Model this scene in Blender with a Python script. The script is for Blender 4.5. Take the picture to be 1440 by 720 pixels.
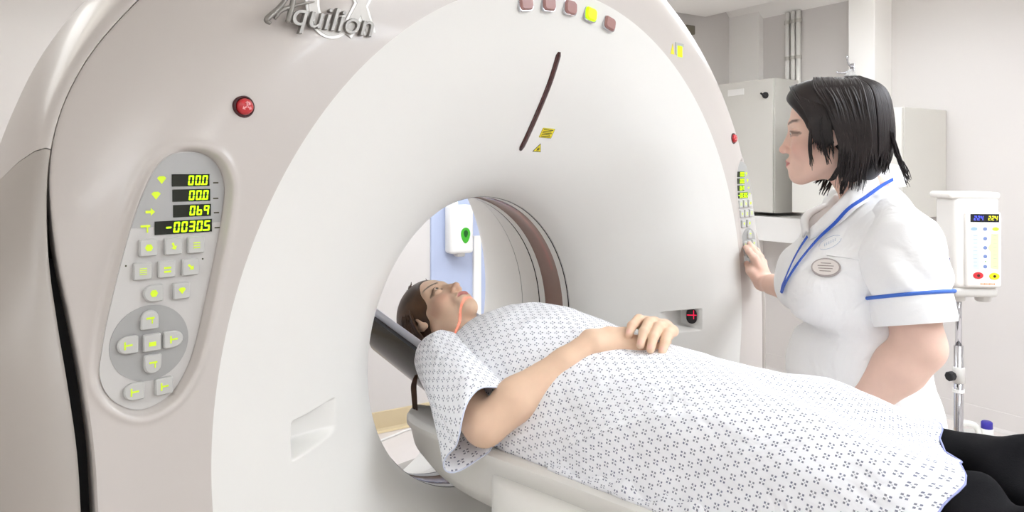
import bpy, bmesh, math, random
import numpy as np
from mathutils import Vector, Matrix

for o in list(bpy.data.objects):
    bpy.data.objects.remove(o, do_unlink=True)
scene = bpy.context.scene
COL = scene.collection
random.seed(7)
rng = np.random.default_rng(7)
PI = math.pi

# ------------------------------------------------------------------ camera
CAM = np.array([-1.305, -1.04, 1.43])
YAW = math.radians(43.3)
FPX = 1034.0
PPX, PPY = 720.0, 238.0
FW = np.array([math.cos(YAW), math.sin(YAW), 0.0])
RT = np.array([math.sin(YAW), -math.cos(YAW), 0.0])
UPV = np.array([0, 0, 1.0])
cd = bpy.data.cameras.new('camera')
cam = bpy.data.objects.new('camera', cd)
COL.objects.link(cam)
cam.location = CAM
cam.rotation_euler = (PI / 2, 0, YAW - PI / 2)
cd.sensor_width = 36.0
cd.lens = FPX / 1440 * 36.0
cd.shift_y = -(360 - PPY) / 1440
cd.clip_start = 0.02
scene.camera = cam

# ------------------------------------------------------------------ light
scene.view_settings.view_transform = 'Standard'
scene.view_settings.look = 'None'
scene.view_settings.gamma = 1.0
scene.view_settings.use_curve_mapping = False
scene.view_settings.exposure = 0.26
world = bpy.data.worlds.new('world')
scene.world = world
world.use_nodes = True
world.node_tree.nodes['Background'].inputs[0].default_value = (0.9, 0.95, 1.0, 1)
world.node_tree.nodes['Background'].inputs[1].default_value = 0.3
scene.cycles.use_denoising = True
scene.cycles.max_bounces = 10
scene.cycles.diffuse_bounces = 5
scene.cycles.sample_clamp_indirect = 6.0

# room axes: turned 14 degrees against the scanner, origin under the camera
RA = math.radians(-14.0)
RX = np.array([math.cos(RA), math.sin(RA), 0.0])
RY = np.array([-math.sin(RA), math.cos(RA), 0.0])
def room(x, y, z):
    return np.array([CAM[0], CAM[1], 0.0]) + RX * x + RY * y + UPV * z
WALL_R, WALL_B, WALL_L, WALL_F, CEIL = 4.4, 3.76, -2.3, -2.8, 2.62
LOW = (-1.7, 4.01, -2.3, 3.684)      # extent of the lowered part of the ceiling, 0.1 m down
def ceil_at(x, y):
    return CEIL - (0.10 if LOW[0] < x < LOW[1] and LOW[2] < y < LOW[3] else 0.0)
# unseen lights added to brighten ceiling and room, shining down and up: (room x, room y, watts); fixtures are built further down
UNSEEN_LIGHTS = [(2.25, 0.3, 13.5, .24), (2.55, -0.9, 24, .24), (3.2, 2.15, 8, .10), (0.6, -1.8, 9, .24), (-1.3, -0.2, 8, .24), (1.3, 2.75, 15.5, .24), (-0.8, 2.6, 1.5, .24)]
LIGHT_LABELS = ['unseen light hung above the middle of the couch', 'unseen light hung above the foot of the couch', 'added light close under the ceiling by the white column', 'added fill light hung near the front wall', 'added fill light hung beside the left wall', 'added light hung behind the scanner by the blue strip', 'added light hung in the back left corner']
for i, (lx, ly, w, HANG) in enumerate(UNSEEN_LIGHTS):
    for up, share in ((0, 1.0), (1, 1.0)):
        ld = bpy.data.lights.new('unseen_panel_lamp', 'AREA')
        ld.shape = 'RECTANGLE'; ld.size = 1.15; ld.size_y = 0.5
        ld.energy = w * share
        ld.color = (0.87, 0.965, 1.10)
        lo = bpy.data.objects.new('unseen_panel_lamp', ld)
        COL.objects.link(lo)
        lo.location = room(lx, ly, ceil_at(lx, ly) - HANG + (0.034 if up else -0.034))
        lo.rotation_euler = (PI if up else 0, 0, RA)

# ------------------------------------------------------------------ pixel helpers (real planes only)
def ray(px, py):
    return FW + RT * ((px - PPX) / FPX) + UPV * ((PPY - py) / FPX)
def P(px, py, D):
    return CAM + ray(px, py) * D
def on_y(px, py, y):
    d = ray(px, py); return CAM + d * ((y - CAM[1]) / d[1])
def on_x(px, py, x):
    d = ray(px, py); return CAM + d * ((x - CAM[0]) / d[0])
def on_z(px, py, z):
    d = ray(px, py); return CAM + d * ((z - CAM[2]) / d[2])
def on_room_x(px, py, rx):
    d = ray(px, py); return CAM + d * (rx / d.dot(RX))
def on_room_y(px, py, ry):
    d = ray(px, py); return CAM + d * (ry / d.dot(RY))
def depth_of(p):
    return float((np.asarray(p) - CAM).dot(FW))
def to_room(p):
    v = np.asarray(p, float) - np.array([CAM[0], CAM[1], 0]); return float(v.dot(RX)), float(v.dot(RY)), float(v[2])

# ------------------------------------------------------------------ materials
def lin(c):
    out = []
    for v in c[:3]:
        v = v / 255.0
        out.append(v / 12.92 if v <= 0.04045 else ((v + 0.055) / 1.055) ** 2.4)
    return (*out, 1.0)
MATS = {}
def mat(name, col, rough=0.5, metal=0.0, var=0.04, scale=6.0, bump=0.0, bscale=60.0, emit=None, estr=0.0,
        trans=0.0, ior=1.45, coat=0.0, attr=None, sss=0.0, sheen=0.0, spec=0.5, alpha=1.0, wrinkle=0.0):
    if name in MATS: return MATS[name]
    m = bpy.data.materials.new(name); m.use_nodes = True
    nt = m.node_tree; b = nt.nodes['Principled BSDF']
    tc = nt.nodes.new('ShaderNodeTexCoord')
    nz = nt.nodes.new('ShaderNodeTexNoise'); nz.inputs['Scale'].default_value = scale; nz.inputs['Detail'].default_value = 3
    nt.links.new(tc.outputs['Object'], nz.inputs['Vector'])
    mr = nt.nodes.new('ShaderNodeMapRange')
    mr.inputs['To Min'].default_value = 1 - var; mr.inputs['To Max'].default_value = 1 + var
    nt.links.new(nz.outputs['Fac'], mr.inputs['Value'])
    mx = nt.nodes.new('ShaderNodeVectorMath'); mx.operation = 'MULTIPLY'
    if attr:
        at = nt.nodes.new('ShaderNodeAttribute'); at.attribute_name = attr
        nt.links.new(at.outputs['Color'], mx.inputs[0])
    else:
        mx.inputs[0].default_value = lin(col)[:3]
    nt.links.new(mr.outputs['Result'], mx.inputs[1])
    nt.links.new(mx.outputs['Vector'], b.inputs['Base Color'])
    b.inputs['Roughness'].default_value = rough
    b.inputs['Metallic'].default_value = metal
    b.inputs['Specular IOR Level'].default_value = spec
    b.inputs['IOR'].default_value = ior
    b.inputs['Coat Weight'].default_value = coat
    b.inputs['Transmission Weight'].default_value = trans
    b.inputs['Sheen Weight'].default_value = sheen
    b.inputs['Alpha'].default_value = alpha
    if sss:
        b.inputs['Subsurface Weight'].default_value = sss
        b.inputs['Subsurface Radius'].default_value = (0.012, 0.005, 0.003)
        b.inputs['Subsurface Scale'].default_value = 1.0
    if emit:
        b.inputs['Emission Color'].default_value = lin(emit); b.inputs['Emission Strength'].default_value = estr
    if bump:
        n2 = nt.nodes.new('ShaderNodeTexNoise'); n2.inputs['Scale'].default_value = bscale; n2.inputs['Detail'].default_value = 4
        nt.links.new(tc.outputs['Object'], n2.inputs['Vector'])
        bp = nt.nodes.new('ShaderNodeBump'); bp.inputs['Strength'].default_value = bump; bp.inputs['Distance'].default_value = 0.01
        nt.links.new(n2.outputs['Fac'], bp.inputs['Height'])
        nt.links.new(bp.outputs['Normal'], b.inputs['Normal'])
        if wrinkle:       # soft creases in cloth
            n3 = nt.nodes.new('ShaderNodeTexNoise'); n3.inputs['Scale'].default_value = 7.0; n3.inputs['Detail'].default_value = 2.5; n3.inputs['Distortion'].default_value = 1.6
            nt.links.new(tc.outputs['Object'], n3.inputs['Vector'])
            b3 = nt.nodes.new('ShaderNodeBump'); b3.inputs['Strength'].default_value = wrinkle; b3.inputs['Distance'].default_value = 0.03
            nt.links.new(n3.outputs['Fac'], b3.inputs['Height']); nt.links.new(b3.outputs['Normal'], bp.inputs['Normal'])
    MATS[name] = m
    return m

M_cover_shaded = mat('scanner_cover_shaded', (194, 187, 181), 0.32, var=0.008, scale=2, coat=0.15)  # cover is white in itself; shade of the left panel is mixed into this colour
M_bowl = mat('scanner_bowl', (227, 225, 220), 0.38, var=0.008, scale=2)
M_side_shaded = mat('scanner_side_shaded', (168, 161, 153), 0.4, var=0.01, scale=2)  # side cover's shade is put into this darker colour
M_gap = mat('dark_gap', (14, 12, 14), 0.7)
M_panel = mat('panel_grey', (194, 191, 187), 0.45, var=0.01)
M_panel_dk = mat('panel_dark_grey', (168, 167, 165), 0.4, var=0.01)
M_disc = mat('pad_grey', (160, 159, 156), 0.45, var=0.01)
M_button = mat('button_grey', (188, 187, 183), 0.4, var=0.01)
M_lcd = mat('display_black', (22, 26, 14), 0.15)
M_led = mat('led_green', (170, 235, 0), 0.5, emit=(190, 245, 0), estr=1.0, var=0)
M_ledicon = mat('icon_yellow_green', (200, 225, 40), 0.5, emit=(200, 225, 60), estr=0.15, var=0)
M_red = mat('button_red', (190, 42, 48), 0.3, coat=0.4)
M_redring = mat('button_ring', (70, 30, 32), 0.4)
M_pink = mat('button_mark', (228, 150, 150), 0.4)
M_lampoff = mat('lamp_mauve', (158, 116, 110), 0.4, coat=0.1)
M_lampon = mat('lamp_green', (170, 235, 10), 0.3, emit=(178, 245, 0), estr=0.9, var=0)
M_chrome = mat('chrome', (200, 200, 204), 0.12, metal=1.0)
M_logo = mat('logo_metal', (134, 130, 124), 0.3, metal=0.35)
M_slot = mat('laser_window', (62, 24, 22), 0.12, coat=0.5)
M_yellow = mat('label_yellow', (236, 218, 40), 0.5)
M_ink = mat('label_ink', (60, 58, 30), 0.6)
M_mylar = mat('mylar_window', (146, 120, 110), 0.16, var=0.12, scale=14)
M_black = mat('black_line', (28, 24, 24), 0.4)
M_white = mat('white_plastic', (240, 238, 234), 0.35, var=0.01)
M_couch = mat('couch_white', (240, 238, 232), 0.38, var=0.01)
M_couch2 = mat('couch_grey_white', (232, 230, 224), 0.4, var=0.01)
M_headrest = mat('headrest_black', (26, 24, 22), 0.22, coat=0.3)
M_paper = mat('paper_sheet', (228, 230, 240), 0.8, var=0.02)
M_wall = mat('wall_paint', (216, 211, 207), 0.7, var=0.012, scale=1.5, bump=0.02, bscale=90)
M_wall_white = mat('wall_paint_white', (244, 241, 236), 0.7, var=0.012, scale=1.5)
M_ceiling = mat('ceiling_paint', (240, 237, 232), 0.8, var=0.01)
M_floor = mat('vinyl_floor', (224, 216, 211), 0.45, var=0.03, scale=9)
M_skirt = mat('skirting_beige', (214, 196, 160), 0.5, var=0.03)
M_blue = mat('blue_paint', (184, 194, 220), 0.55, var=0.02)
M_cab = mat('cabinet_grey', (216, 213, 205), 0.45, var=0.012)
M_cab_edge = mat('cabinet_edge', (196, 192, 184), 0.45)
M_dispgreen = mat('dispenser_green', (64, 176, 40), 0.35)
M_dispdark = mat('dispenser_mark', (20, 90, 24), 0.4)
M_bluecap = mat('cap_blue', (52, 44, 150), 0.4)
M_jug = mat('jug_plastic', (232, 230, 224), 0.4, var=0.02)
M_lightdiff = mat('lamp_diffuser', (250, 250, 246), 0.6, emit=(255, 252, 244), estr=2.0, var=0)
M_rubber = mat('rubber_dark', (36, 35, 36), 0.7)

# ------------------------------------------------------------------ object helpers
def thing(name, label, cat, loc=(0, 0, 0), group=None, kind=None):
    o = bpy.data.objects.new(name, None); COL.objects.link(o)
    o.location = loc; o.empty_display_size = 0.05
    if label: o['label'] = label
    if cat: o['category'] = cat
    if group: o['group'] = group
    if kind: o['kind'] = kind
    return o
def world_loc(o):
    v = np.zeros(3)
    while o is not None:
        v += np.array(o.location); o = o.parent
    return v
def tag(o, label, cat, group=None):
    o['label'] = label; o['category'] = cat
    if group: o['group'] = group
    return o
def mk(name, V, F, m, parent=None, smooth=True, sharp=None, uv=None, colors=None, label=None, kind=None, origin=None):
    """one mesh object from world-space vertices"""
    V = np.asarray(V, float).reshape(-1, 3)
    if parent is not None:
        off = world_loc(parent); V = V - off; loc = np.zeros(3)
        if origin is not None:
            loc = np.asarray(origin, float) - off; V = V - loc
    else:
        loc = np.asarray(origin, float) if origin is not None else np.array([V[:, 0].mean(), V[:, 1].mean(), V[:, 2].min()])
        V = V - loc
    me = bpy.data.meshes.new(name)
    if isinstance(F, np.ndarray):
        n = F.shape[1]
        me.vertices.add(len(V)); me.vertices.foreach_set('co', V.ravel().astype(np.float32))
        me.loops.add(F.size); me.loops.foreach_set('vertex_index', F.ravel().astype(np.int32))
        me.polygons.add(len(F)); me.polygons.foreach_set('loop_start', np.arange(0, F.size, n, dtype=np.int32))
        me.update(calc_edges=True); me.validate()
    else:
        me.from_pydata([tuple(v) for v in V], [], [tuple(int(i) for i in f) for f in F])
        me.update()
    if uv is not None:
        ul = me.uv_layers.new(name='UVMap')
        idx = np.zeros(len(me.loops), np.int32); me.loops.foreach_get('vertex_index', idx)
        ul.data.foreach_set('uv', np.asarray(uv, np.float32)[idx].ravel())
    if colors is not None:
        ca = me.color_attributes.new('Col', 'FLOAT_COLOR', 'POINT')
        c = np.ones((len(V), 4), np.float32); c[:, :3] = colors
        ca.data.foreach_set('color', c.ravel())
    me.materials.append(m)
    if smooth:
        me.polygons.foreach_set('use_smooth', np.ones(len(me.polygons), bool))
        if sharp is not None:
            me.set_sharp_from_angle(angle=math.radians(sharp))
    o = bpy.data.objects.new(name, me); COL.objects.link(o)
    o.location = loc
    if parent is not None: o.parent = parent
    if label: o['label'] = label
    if kind: o['kind'] = kind
    return o

class MB:
    """collects shapes for one mesh"""
    def __init__(s): s.V = []; s.F = []; s.n = 0
    def add(s, V, F):
        V = np.asarray(V, float).reshape(-1, 3)
        s.V.append(V); s.F += [tuple(int(i) + s.n for i in f) for f in F]; s.n += len(V); return s
    def build(s, name, m, parent=None, **k):
        return mk(name, np.vstack(s.V), s.F, m, parent, **k)
    # axis-aligned or framed rounded box. fr=(O, A) maps local to world
    def box(s, c, size, r=0.0, seg=3, fr=None):
        bm = bmesh.new(); bmesh.ops.create_cube(bm, size=1.0)
        for v in bm.verts: v.co = Vector((v.co.x * size[0], v.co.y * size[1], v.co.z * size[2]))
        if r > 0:
            bmesh.ops.bevel(bm, geom=list(bm.edges), offset=min(r, min(size) * 0.49), segments=seg, profile=0.5, affect='EDGES')
        V = np.array([v.co[:] for v in bm.verts]) + np.asarray(c, float)
        bm.verts.index_update(); F = [[v.index for v in f.verts] for f in bm.faces]; bm.free()
        if fr is not None: V = fr[0] + V @ np.asarray(fr[1]).T
        return s.add(V, F)
    def prism(s, pts2, o, u, v, w, d0, d1, bev=0.0):
        """polygon pts2 in plane (u,v) at o, extruded from d0 to d1 along w; optional chamfer at the d1 end"""
        o, u, v, w = (np.asarray(t, float) for t in (o, u, v, w))
        pts2 = np.asarray(pts2, float); n = len(pts2)
        if bev > 0:
            c = pts2.mean(0); ins = c + (pts2 - c) * (1 - bev / np.maximum(np.linalg.norm(pts2 - c, axis=1), 1e-6))[:, None]
            sgn = 1 if d1 > d0 else -1
            rings = [(pts2, d0), (pts2, d1 - sgn * bev), (ins, d1)]
        else: rings = [(pts2, d0), (pts2, d1)]
        V = np.vstack([o + q[:, :1] * u + q[:, 1:] * v + w * d for q, d in rings])
        F = [list(range(n))[::-1], list(range(n * (len(rings) - 1), n * len(rings)))]
        for k in range(len(rings) - 1):
            for i in range(n):
                j = (i + 1) % n; F.append([k * n + i, k * n + j, (k + 1) * n + j, (k + 1) * n + i])
        return s.add(V, F)
    def tube(s, pts, rad, seg=10, cap=True, closed=False):
        pts = np.asarray(pts, float); n = len(pts)
        rad = np.broadcast_to(np.asarray(rad, float), (n,))
        T = np.gradient(pts, axis=0) if not closed else np.roll(pts, -1, 0) - np.roll(pts, 1, 0)
        T = T / np.maximum(np.linalg.norm(T, axis=1), 1e-9)[:, None]
        ref = np.array([0, 0, 1.0]) if abs(T[0][2]) < 0.9 else np.array([1.0, 0, 0])
        N = np.cross(T[0], ref); N /= np.linalg.norm(N); V = []
        a = np.linspace(0, 2 * PI, seg, endpoint=False)
        for i in range(n):
            N = N - T[i] * N.dot(T[i]); N /= max(np.linalg.norm(N), 1e-9); B = np.cross(T[i], N)
            V.append(pts[i] + rad[i] * (np.cos(a)[:, None] * N + np.sin(a)[:, None] * B))
        F = []
        for i in range(n if closed else n - 1):
            for j in range(seg):
                k = (j + 1) % seg; i2 = (i + 1) % n
                F.append([i * seg + j, i * seg + k, i2 * seg + k, i2 * seg + j])
        if cap and not closed:
            F.append(list(range(seg))[::-1]); F.append(list(range((n - 1) * seg, n * seg)))
        return s.add(np.vstack(V), F)
    def lathe(s, prof, c, axis=(0, 0, 1), seg=24, a0=0.0, a1=2 * PI):
        """prof: (radius, height) along axis"""
        axis = np.asarray(axis, float); axis /= np.linalg.norm(axis)
        ref = np.array([1.0, 0, 0]) if abs(axis[0]) < 0.9 else np.array([0, 1.0, 0])
        u = np.cross(axis, ref); u /= np.linalg.norm(u); v = np.cross(axis, u)
        full = abs(a1 - a0 - 2 * PI) < 1e-6
        a = np.linspace(a0, a1, seg, endpoint=not full); V = []
        for r, h in prof:
            V.append(np.asarray(c) + axis * h + r * (np.cos(a)[:, None] * u + np.sin(a)[:, None] * v))
        F = []; m = len(a)
        for i in range(len(prof) - 1):
            for j in range(m if full else m - 1):
                k = (j + 1) % m; F.append([i * m + j, i * m + k, (i + 1) * m + k, (i + 1) * m + j])
        return s.add(np.vstack(V), F)
    def grid(s, G, closed_u=False, closed_v=False):
        """G[i][j] -> points; i along v, j along u"""
        G = np.asarray(G, float); a, b = G.shape[:2]; F = []
        for i in range(a if closed_v else a - 1):
            for j in range(b if closed_u else b - 1):
                i2, j2 = (i + 1) % a, (j + 1) % b
                F.append([i * b + j, i * b + j2, i2 * b + j2, i2 * b + j])
        return s.add(G.reshape(-1, 3), F)
def grid_faces(a, b, closed_u=False):
    i, j = np.meshgrid(np.arange(a - 1), np.arange(b if closed_u else b - 1), indexing='ij')
    j2 = (j + 1) % b
    return np.stack([i * b + j, i * b + j2, (i + 1) * b + j2, (i + 1) * b + j], -1).reshape(-1, 4)
def catmull(pts, n=8):
    pts = np.asarray(pts, float); out = []
    Q = np.vstack([2 * pts[0] - pts[1], pts, 2 * pts[-1] - pts[-2]])
    for i in range(1, len(Q) - 2):
        p0, p1, p2, p3 = Q[i - 1:i + 3]
        for t in np.linspace(0, 1, n, endpoint=False):
            out.append(0.5 * ((2 * p1) + (-p0 + p2) * t + (2 * p0 - 5 * p1 + 4 * p2 - p3) * t * t + (-p0 + 3 * p1 - 3 * p2 + p3) * t ** 3))
    out.append(pts[-1]); return np.array(out)
def rrect(w, h, r, n=4):
    """rounded rectangle outline"""
    r = min(r, w / 2 - 1e-5, h / 2 - 1e-5); pts = []
    for cx, cy, a0 in ((w / 2 - r, h / 2 - r, 0), (-w / 2 + r, h / 2 - r, PI / 2), (-w / 2 + r, -h / 2 + r, PI), (w / 2 - r, -h / 2 + r, 1.5 * PI)):
        for k in range(n + 1):
            a = a0 + k * PI / 2 / n; pts.append((cx + r * math.cos(a), cy + r * math.sin(a)))
    return np.array(pts)
def ell(w, h, n=24):
    a = np.linspace(0, 2 * PI, n, endpoint=False); return np.stack([w / 2 * np.cos(a), h / 2 * np.sin(a)], 1)
def text_shape(s, size, shear=0.0, extrude=0.001, bevel=0.0, offset=0.0):
    c = bpy.data.curves.new('lettering', 'FONT'); c.body = s; c.size = size; c.shear = shear; c.extrude = extrude
    c.bevel_depth = bevel; c.offset = offset; c.align_x = 'CENTER'; c.align_y = 'CENTER'; c.resolution_u = 4
    o = bpy.data.objects.new('lettering', c); COL.objects.link(o)
    bpy.context.view_layer.update()
    me = bpy.data.meshes.new_from_object(o.evaluated_get(bpy.context.evaluated_depsgraph_get()))
    V = np.array([v.co[:] for v in me.vertices]); F = [list(p.vertices) for p in me.polygons]
    bpy.data.objects.remove(o, do_unlink=True); bpy.data.curves.remove(c); bpy.data.meshes.remove(me)
    return V, F
def text_on(mb, s, size, o, u, v, w, **k):
    V, F = text_shape(s, size, **k)
    return mb.add(np.asarray(o) + V[:, :1] * np.asarray(u) + V[:, 1:2] * np.asarray(v) + V[:, 2:] * np.asarray(w), F)

# ------------------------------------------------------------------ the room
def slab(name, pts, thick_dir, thick, m, parent=None):
    """flat quad in world space with thickness"""
    pts = np.asarray(pts, float); d = np.asarray(thick_dir, float) * thick; n = len(pts)
    V = np.vstack([pts, pts + d])
    F = [list(range(n)), list(range(n, 2 * n))[::-1]] + [[i, i + n, (i + 1) % n + n, (i + 1) % n] for i in range(n)]
    o = mk(name, V, F, m, parent, smooth=False)
    if parent is None: o['kind'] = 'structure'
    return o
slab('floor', [room(WALL_L, WALL_F, 0), room(WALL_R, WALL_F, 0), room(WALL_R, WALL_B, 0), room(WALL_L, WALL_B, 0)], (0, 0, -1), 0.1, M_floor)
slab('ceiling', [room(WALL_L, WALL_F, CEIL), room(WALL_R, WALL_F, CEIL), room(WALL_R, WALL_B, CEIL), room(WALL_L, WALL_B, CEIL)], (0, 0, 1), 0.1, M_ceiling)
def wall(name, a, b, out, m):
    slab(name, [room(*a, 0), room(*b, 0), room(*b, CEIL), room(*a, CEIL)], out, 0.1, m)
wall('wall_back', (WALL_L, WALL_B), (WALL_R, WALL_B), RY, M_wall)
wall('wall_right', (WALL_R, WALL_F), (WALL_R, WALL_B), RX, M_wall)
wall('wall_left', (WALL_L, WALL_F), (WALL_L, WALL_B), -RX, M_wall)
wall('wall_front', (WALL_L, WALL_F), (WALL_R, WALL_F), -RY, M_wall)
def rbox(mb, x0, x1, y0, y1, z0, z1, r=0.0, seg=2):
    """box in room axes"""
    c = room((x0 + x1) / 2, (y0 + y1) / 2, (z0 + z1) / 2)
    return mb.box((0, 0, 0), (x1 - x0, y1 - y0, z1 - z0), r, seg, fr=(c, np.stack([RX, RY, UPV], 1)))
def srt(a, b): return (a, b) if a < b else (b, a)
# lowered ceiling panel whose corner shows behind the scanner
mb = MB(); rbox(mb, LOW[0], LOW[1], LOW[2], LOW[3], CEIL - 0.10, CEIL - 0.002, 0.004)
o = mb.build('trim_1', M_ceiling, smooth=False); o['kind'] = 'structure'
# skirting, coved
for nm, a, b, nrm in (('baseboard_back', (WALL_L, WALL_B), (WALL_R, WALL_B), -RY), ('baseboard_right', (WALL_R, WALL_F), (WALL_R, WALL_B), -RX)):
    prof = [(0.0, 0.11), (0.004, 0.112), (0.006, 0.108), (0.006, 0.02), (0.012, 0.008), (0.03, 0.0015), (0.0, 0.0)]
    G = [[room(*p, 0) + nrm * q[0] + UPV * q[1] for p in (a, b)] for q in prof]
    mb = MB(); mb.grid(G); o = mb.build(nm, M_skirt if nm.endswith('back') else M_wall, smooth=False); o['kind'] = 'structure'
# blue painted strip of the back wall with a white trim
xa = to_room(on_room_y(605, 340, WALL_B))[0]
mb = MB(); rbox(mb, xa, xa + 0.62, WALL_B - 0.012, WALL_B + 0.01, 0.112, 2.25, 0.003)
o = mb.build('trim_2', M_blue, smooth=False); o['kind'] = 'structure'
mb = MB(); rbox(mb, to_room(on_room_y(663, 400, WALL_B))[0], to_room(on_room_y(663, 400, WALL_B))[0] + 0.05, WALL_B - 0.03, WALL_B - 0.008, 0.112, 1.04, 0.003)
o = mb.build('trim_3', M_wall_white, smooth=False); o['kind'] = 'structure'
# column on the right wall
pa = to_room(on_room_x(1230, 60, WALL_R - 0.18)); pb = to_room(on_room_x(1193, 60, WALL_R - 0.18))
COL_FRONT = WALL_R - 0.18
mb = MB(); rbox(mb, COL_FRONT, WALL_R + 0.02, pa[1], pb[1], 0.0, CEIL, 0.004)
o = mb.build('trim_6', M_wall_white, smooth=False); o['kind'] = 'structure'
# shallow boxing in the corner, right of the pipes
pa = to_room(on_room_x(1067, 60, WALL_R - 0.05))
mb = MB(); rbox(mb, WALL_R - 0.05, WALL_R + 0.02, pa[1], WALL_B + 0.02, 0.0, CEIL, 0.003)
o = mb.build('trim_4', M_wall_white, smooth=False); o['kind'] = 'structure'
# ceiling coving on the right wall
prof = [(0.0, -0.10), (0.03, -0.08), (0.07, -0.03), (0.10, 0.0)]
mb = MB(); mb.grid([[room(WALL_R - q[0], y, CEIL + q[1]) for y in (WALL_F, WALL_B)] for q in prof])
o = mb.build('trim_5', M_wall_white); o['kind'] = 'structure'
# fixtures for the unseen, added ceiling lights
for i, (lx, ly, w, HANG) in enumerate(UNSEEN_LIGHTS):
    zc_ = ceil_at(lx, ly) - HANG
    t = thing('unseen_ceiling_light', LIGHT_LABELS[i], 'ceiling light', room(lx, ly, zc_), group='unseen lights added below the ceiling')
    mb = MB()
    for (x0, x1, y0, y1) in ((-.62, .62, -.30, -.27), (-.62, .62, .27, .30), (-.62, -.59, -.27, .27), (.59, .62, -.27, .27)):
        rbox(mb, lx + x0, lx + x1, ly + y0, ly + y1, zc_ - 0.03, zc_ + .03, 0.003)
    mb.build('frame', M_white, t, smooth=False)
    mb = MB(); rbox(mb, lx - .59, lx + .59, ly - .27, ly + .27, zc_ - 0.018, zc_ + 0.018)
    mb.build('diffuser', M_lightdiff, t, smooth=False)
    for sx in (-.5, .5):
        mb = MB(); mb.tube([room(lx + sx, ly, zc_ + .018), room(lx + sx, ly, ceil_at(lx, ly))], .003, 6); mb.build('cable', M_white, t)
# ------------------------------------------------------------------ CT scanner gantry
ZC = 1.0                      # height of the bore's centre
gantry = thing('ct_scanner', 'large off-white ring-shaped CT scanner with the patient in its bore', 'CT scanner', (0, 0.45, 0))
R_RIM, R_BORE = 0.832, 0.36
DEG = [0, 8, 15, 22, 28, 36, 46, 60, 75, 90]
RO_T = [0.976, 0.992, 1.034, 1.090, 1.118, 1.115, 1.108, 1.09, 1.07, 1.06]
YE_T = [0.0, 0.012, 0.05, 0.105, 0.14, 0.145, 0.145, 0.14, 0.135, 0.13]
def outline(phi):
    c, s = np.abs(np.cos(phi)), np.sin(phi)
    d = np.degrees(np.arctan2(np.abs(s), c))
    up_r, up_y = np.interp(d, DEG, RO_T), np.interp(d, DEG, YE_T)
    lo_r = np.minimum(0.976 / np.maximum(c, 1e-6), 0.94 / np.maximum(np.abs(s), 1e-6))
    return np.where(s >= 0, up_r, lo_r), np.where(s >= 0, up_y, 0.0)
def smooth_tab(phi):
    k = np.linspace(-0.10, 0.10, 9); r = np.zeros_like(phi); y = np.zeros_like(phi)
    for d in k:
        a, b = outline(phi + d); r += a; y += b
    rr, yy = outline(phi)
    lowmask = np.sin(phi) < -0.25
    return np.where(lowmask, rr, r / len(k)), np.where(lowmask, yy, y / len(k))
PANEL_PX = [(270, 208), (292, 211), (310, 222), (322, 241), (327, 270), (319, 330), (303, 410), (285, 490), (270, 530), (250, 560), (225, 578), (198, 586), (170, 578), (150, 560), (140, 532), (143, 500), (152, 450), (170, 375), (190, 305), (208, 258), (225, 228), (246, 212)]
PANEL = np.array([[on_y(a, b, 0.0)[0], on_y(a, b, 0.0)[2]] for a, b in PANEL_PX])
def closed_smooth(p, n=5):
    p = np.asarray(p); N = len(p); out = []
    for i in range(N):
        p0, p1, p2, p3 = p[i - 1], p[i], p[(i + 1) % N], p[(i + 2) % N]
        for t in np.linspace(0, 1, n, endpoint=False):
            out.append(0.5 * ((2 * p1) + (-p0 + p2) * t + (2 * p0 - 5 * p1 + 4 * p2 - p3) * t * t + (-p0 + 3 * p1 - 3 * p2 + p3) * t ** 3))
    return np.array(out)
PANEL = closed_smooth(PANEL, 4)
def sd_poly(x, z, poly):
    q = np.stack([x, z], -1); best = np.full(x.shape, 9.0); inside = np.zeros(x.shape, bool); n = len(poly)
    for i in range(n):
        a, b = poly[i], poly[(i + 1) % n]; e = b - a; w = q - a
        t = np.clip((w @ e) / e.dot(e), 0, 1); best = np.minimum(best, np.linalg.norm(w - t[..., None] * e, axis=-1))
        c = ((a[1] > q[..., 1]) != (b[1] > q[..., 1])) & (q[..., 0] < (b[0] - a[0]) * (q[..., 1] - a[1]) / ((b[1] - a[1]) or 1e-9) + a[0])
        inside ^= c
    return np.where(inside, -best, best)
def sstep(a, b, x):
    t = np.clip((x - a) / (b - a), 0, 1); return t * t * (3 - 2 * t)
RECESS = 0.019
# front cover: dense polar sheet, control-panel recesses pressed in
NR = 150
phi = np.concatenate([np.linspace(-.16, .70, 440, endpoint=False), np.linspace(.70, PI - .70, 220, endpoint=False), np.linspace(PI - .70, PI + .16, 440, endpoint=False), np.linspace(PI + .16, 2 * PI - .16, 260, endpoint=False)])
NPH = len(phi)
Ro, Ye = smooth_tab(phi)
s_ = np.linspace(0, 1, NR)[:, None]
r_ = R_RIM + (Ro - R_RIM) * s_
fs = np.clip((s_ - 0.25) / 0.75, 0, 1) ** 2.3
X = r_ * np.cos(phi); Z = ZC + r_ * np.sin(phi); Yf = Ye * fs
sel = (np.abs(X) > 0.6) & (Z > 0.9) & (Z < 1.6)
d = np.full(X.shape, 9.0); d[sel] = sd_poly(-np.abs(X[sel]), Z[sel], PANEL)
Yf = Yf + (RECESS - Yf) * (1 - sstep(-0.006, 0.0015, d)) - 0.0022 * np.exp(-((d - 0.0065) / 0.005) ** 2)
rings = [np.stack([X[i], Yf[i], Z[i]], 1) for i in range(NR)]
for dr, dy in ((0.002, 0.004), (0.0015, 0.010), (-0.004, 0.05)):
    rr = Ro + dr; rings.append(np.stack([rr * np.cos(phi), Ye + dy, ZC + rr * np.sin(phi)], 1))
G = np.array(rings)
mk('front_cover', G.reshape(-1, 3), grid_faces(G.shape[0], NPH, True)[:, ::-1], M_cover_shaded, gantry, sharp=50)
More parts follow.
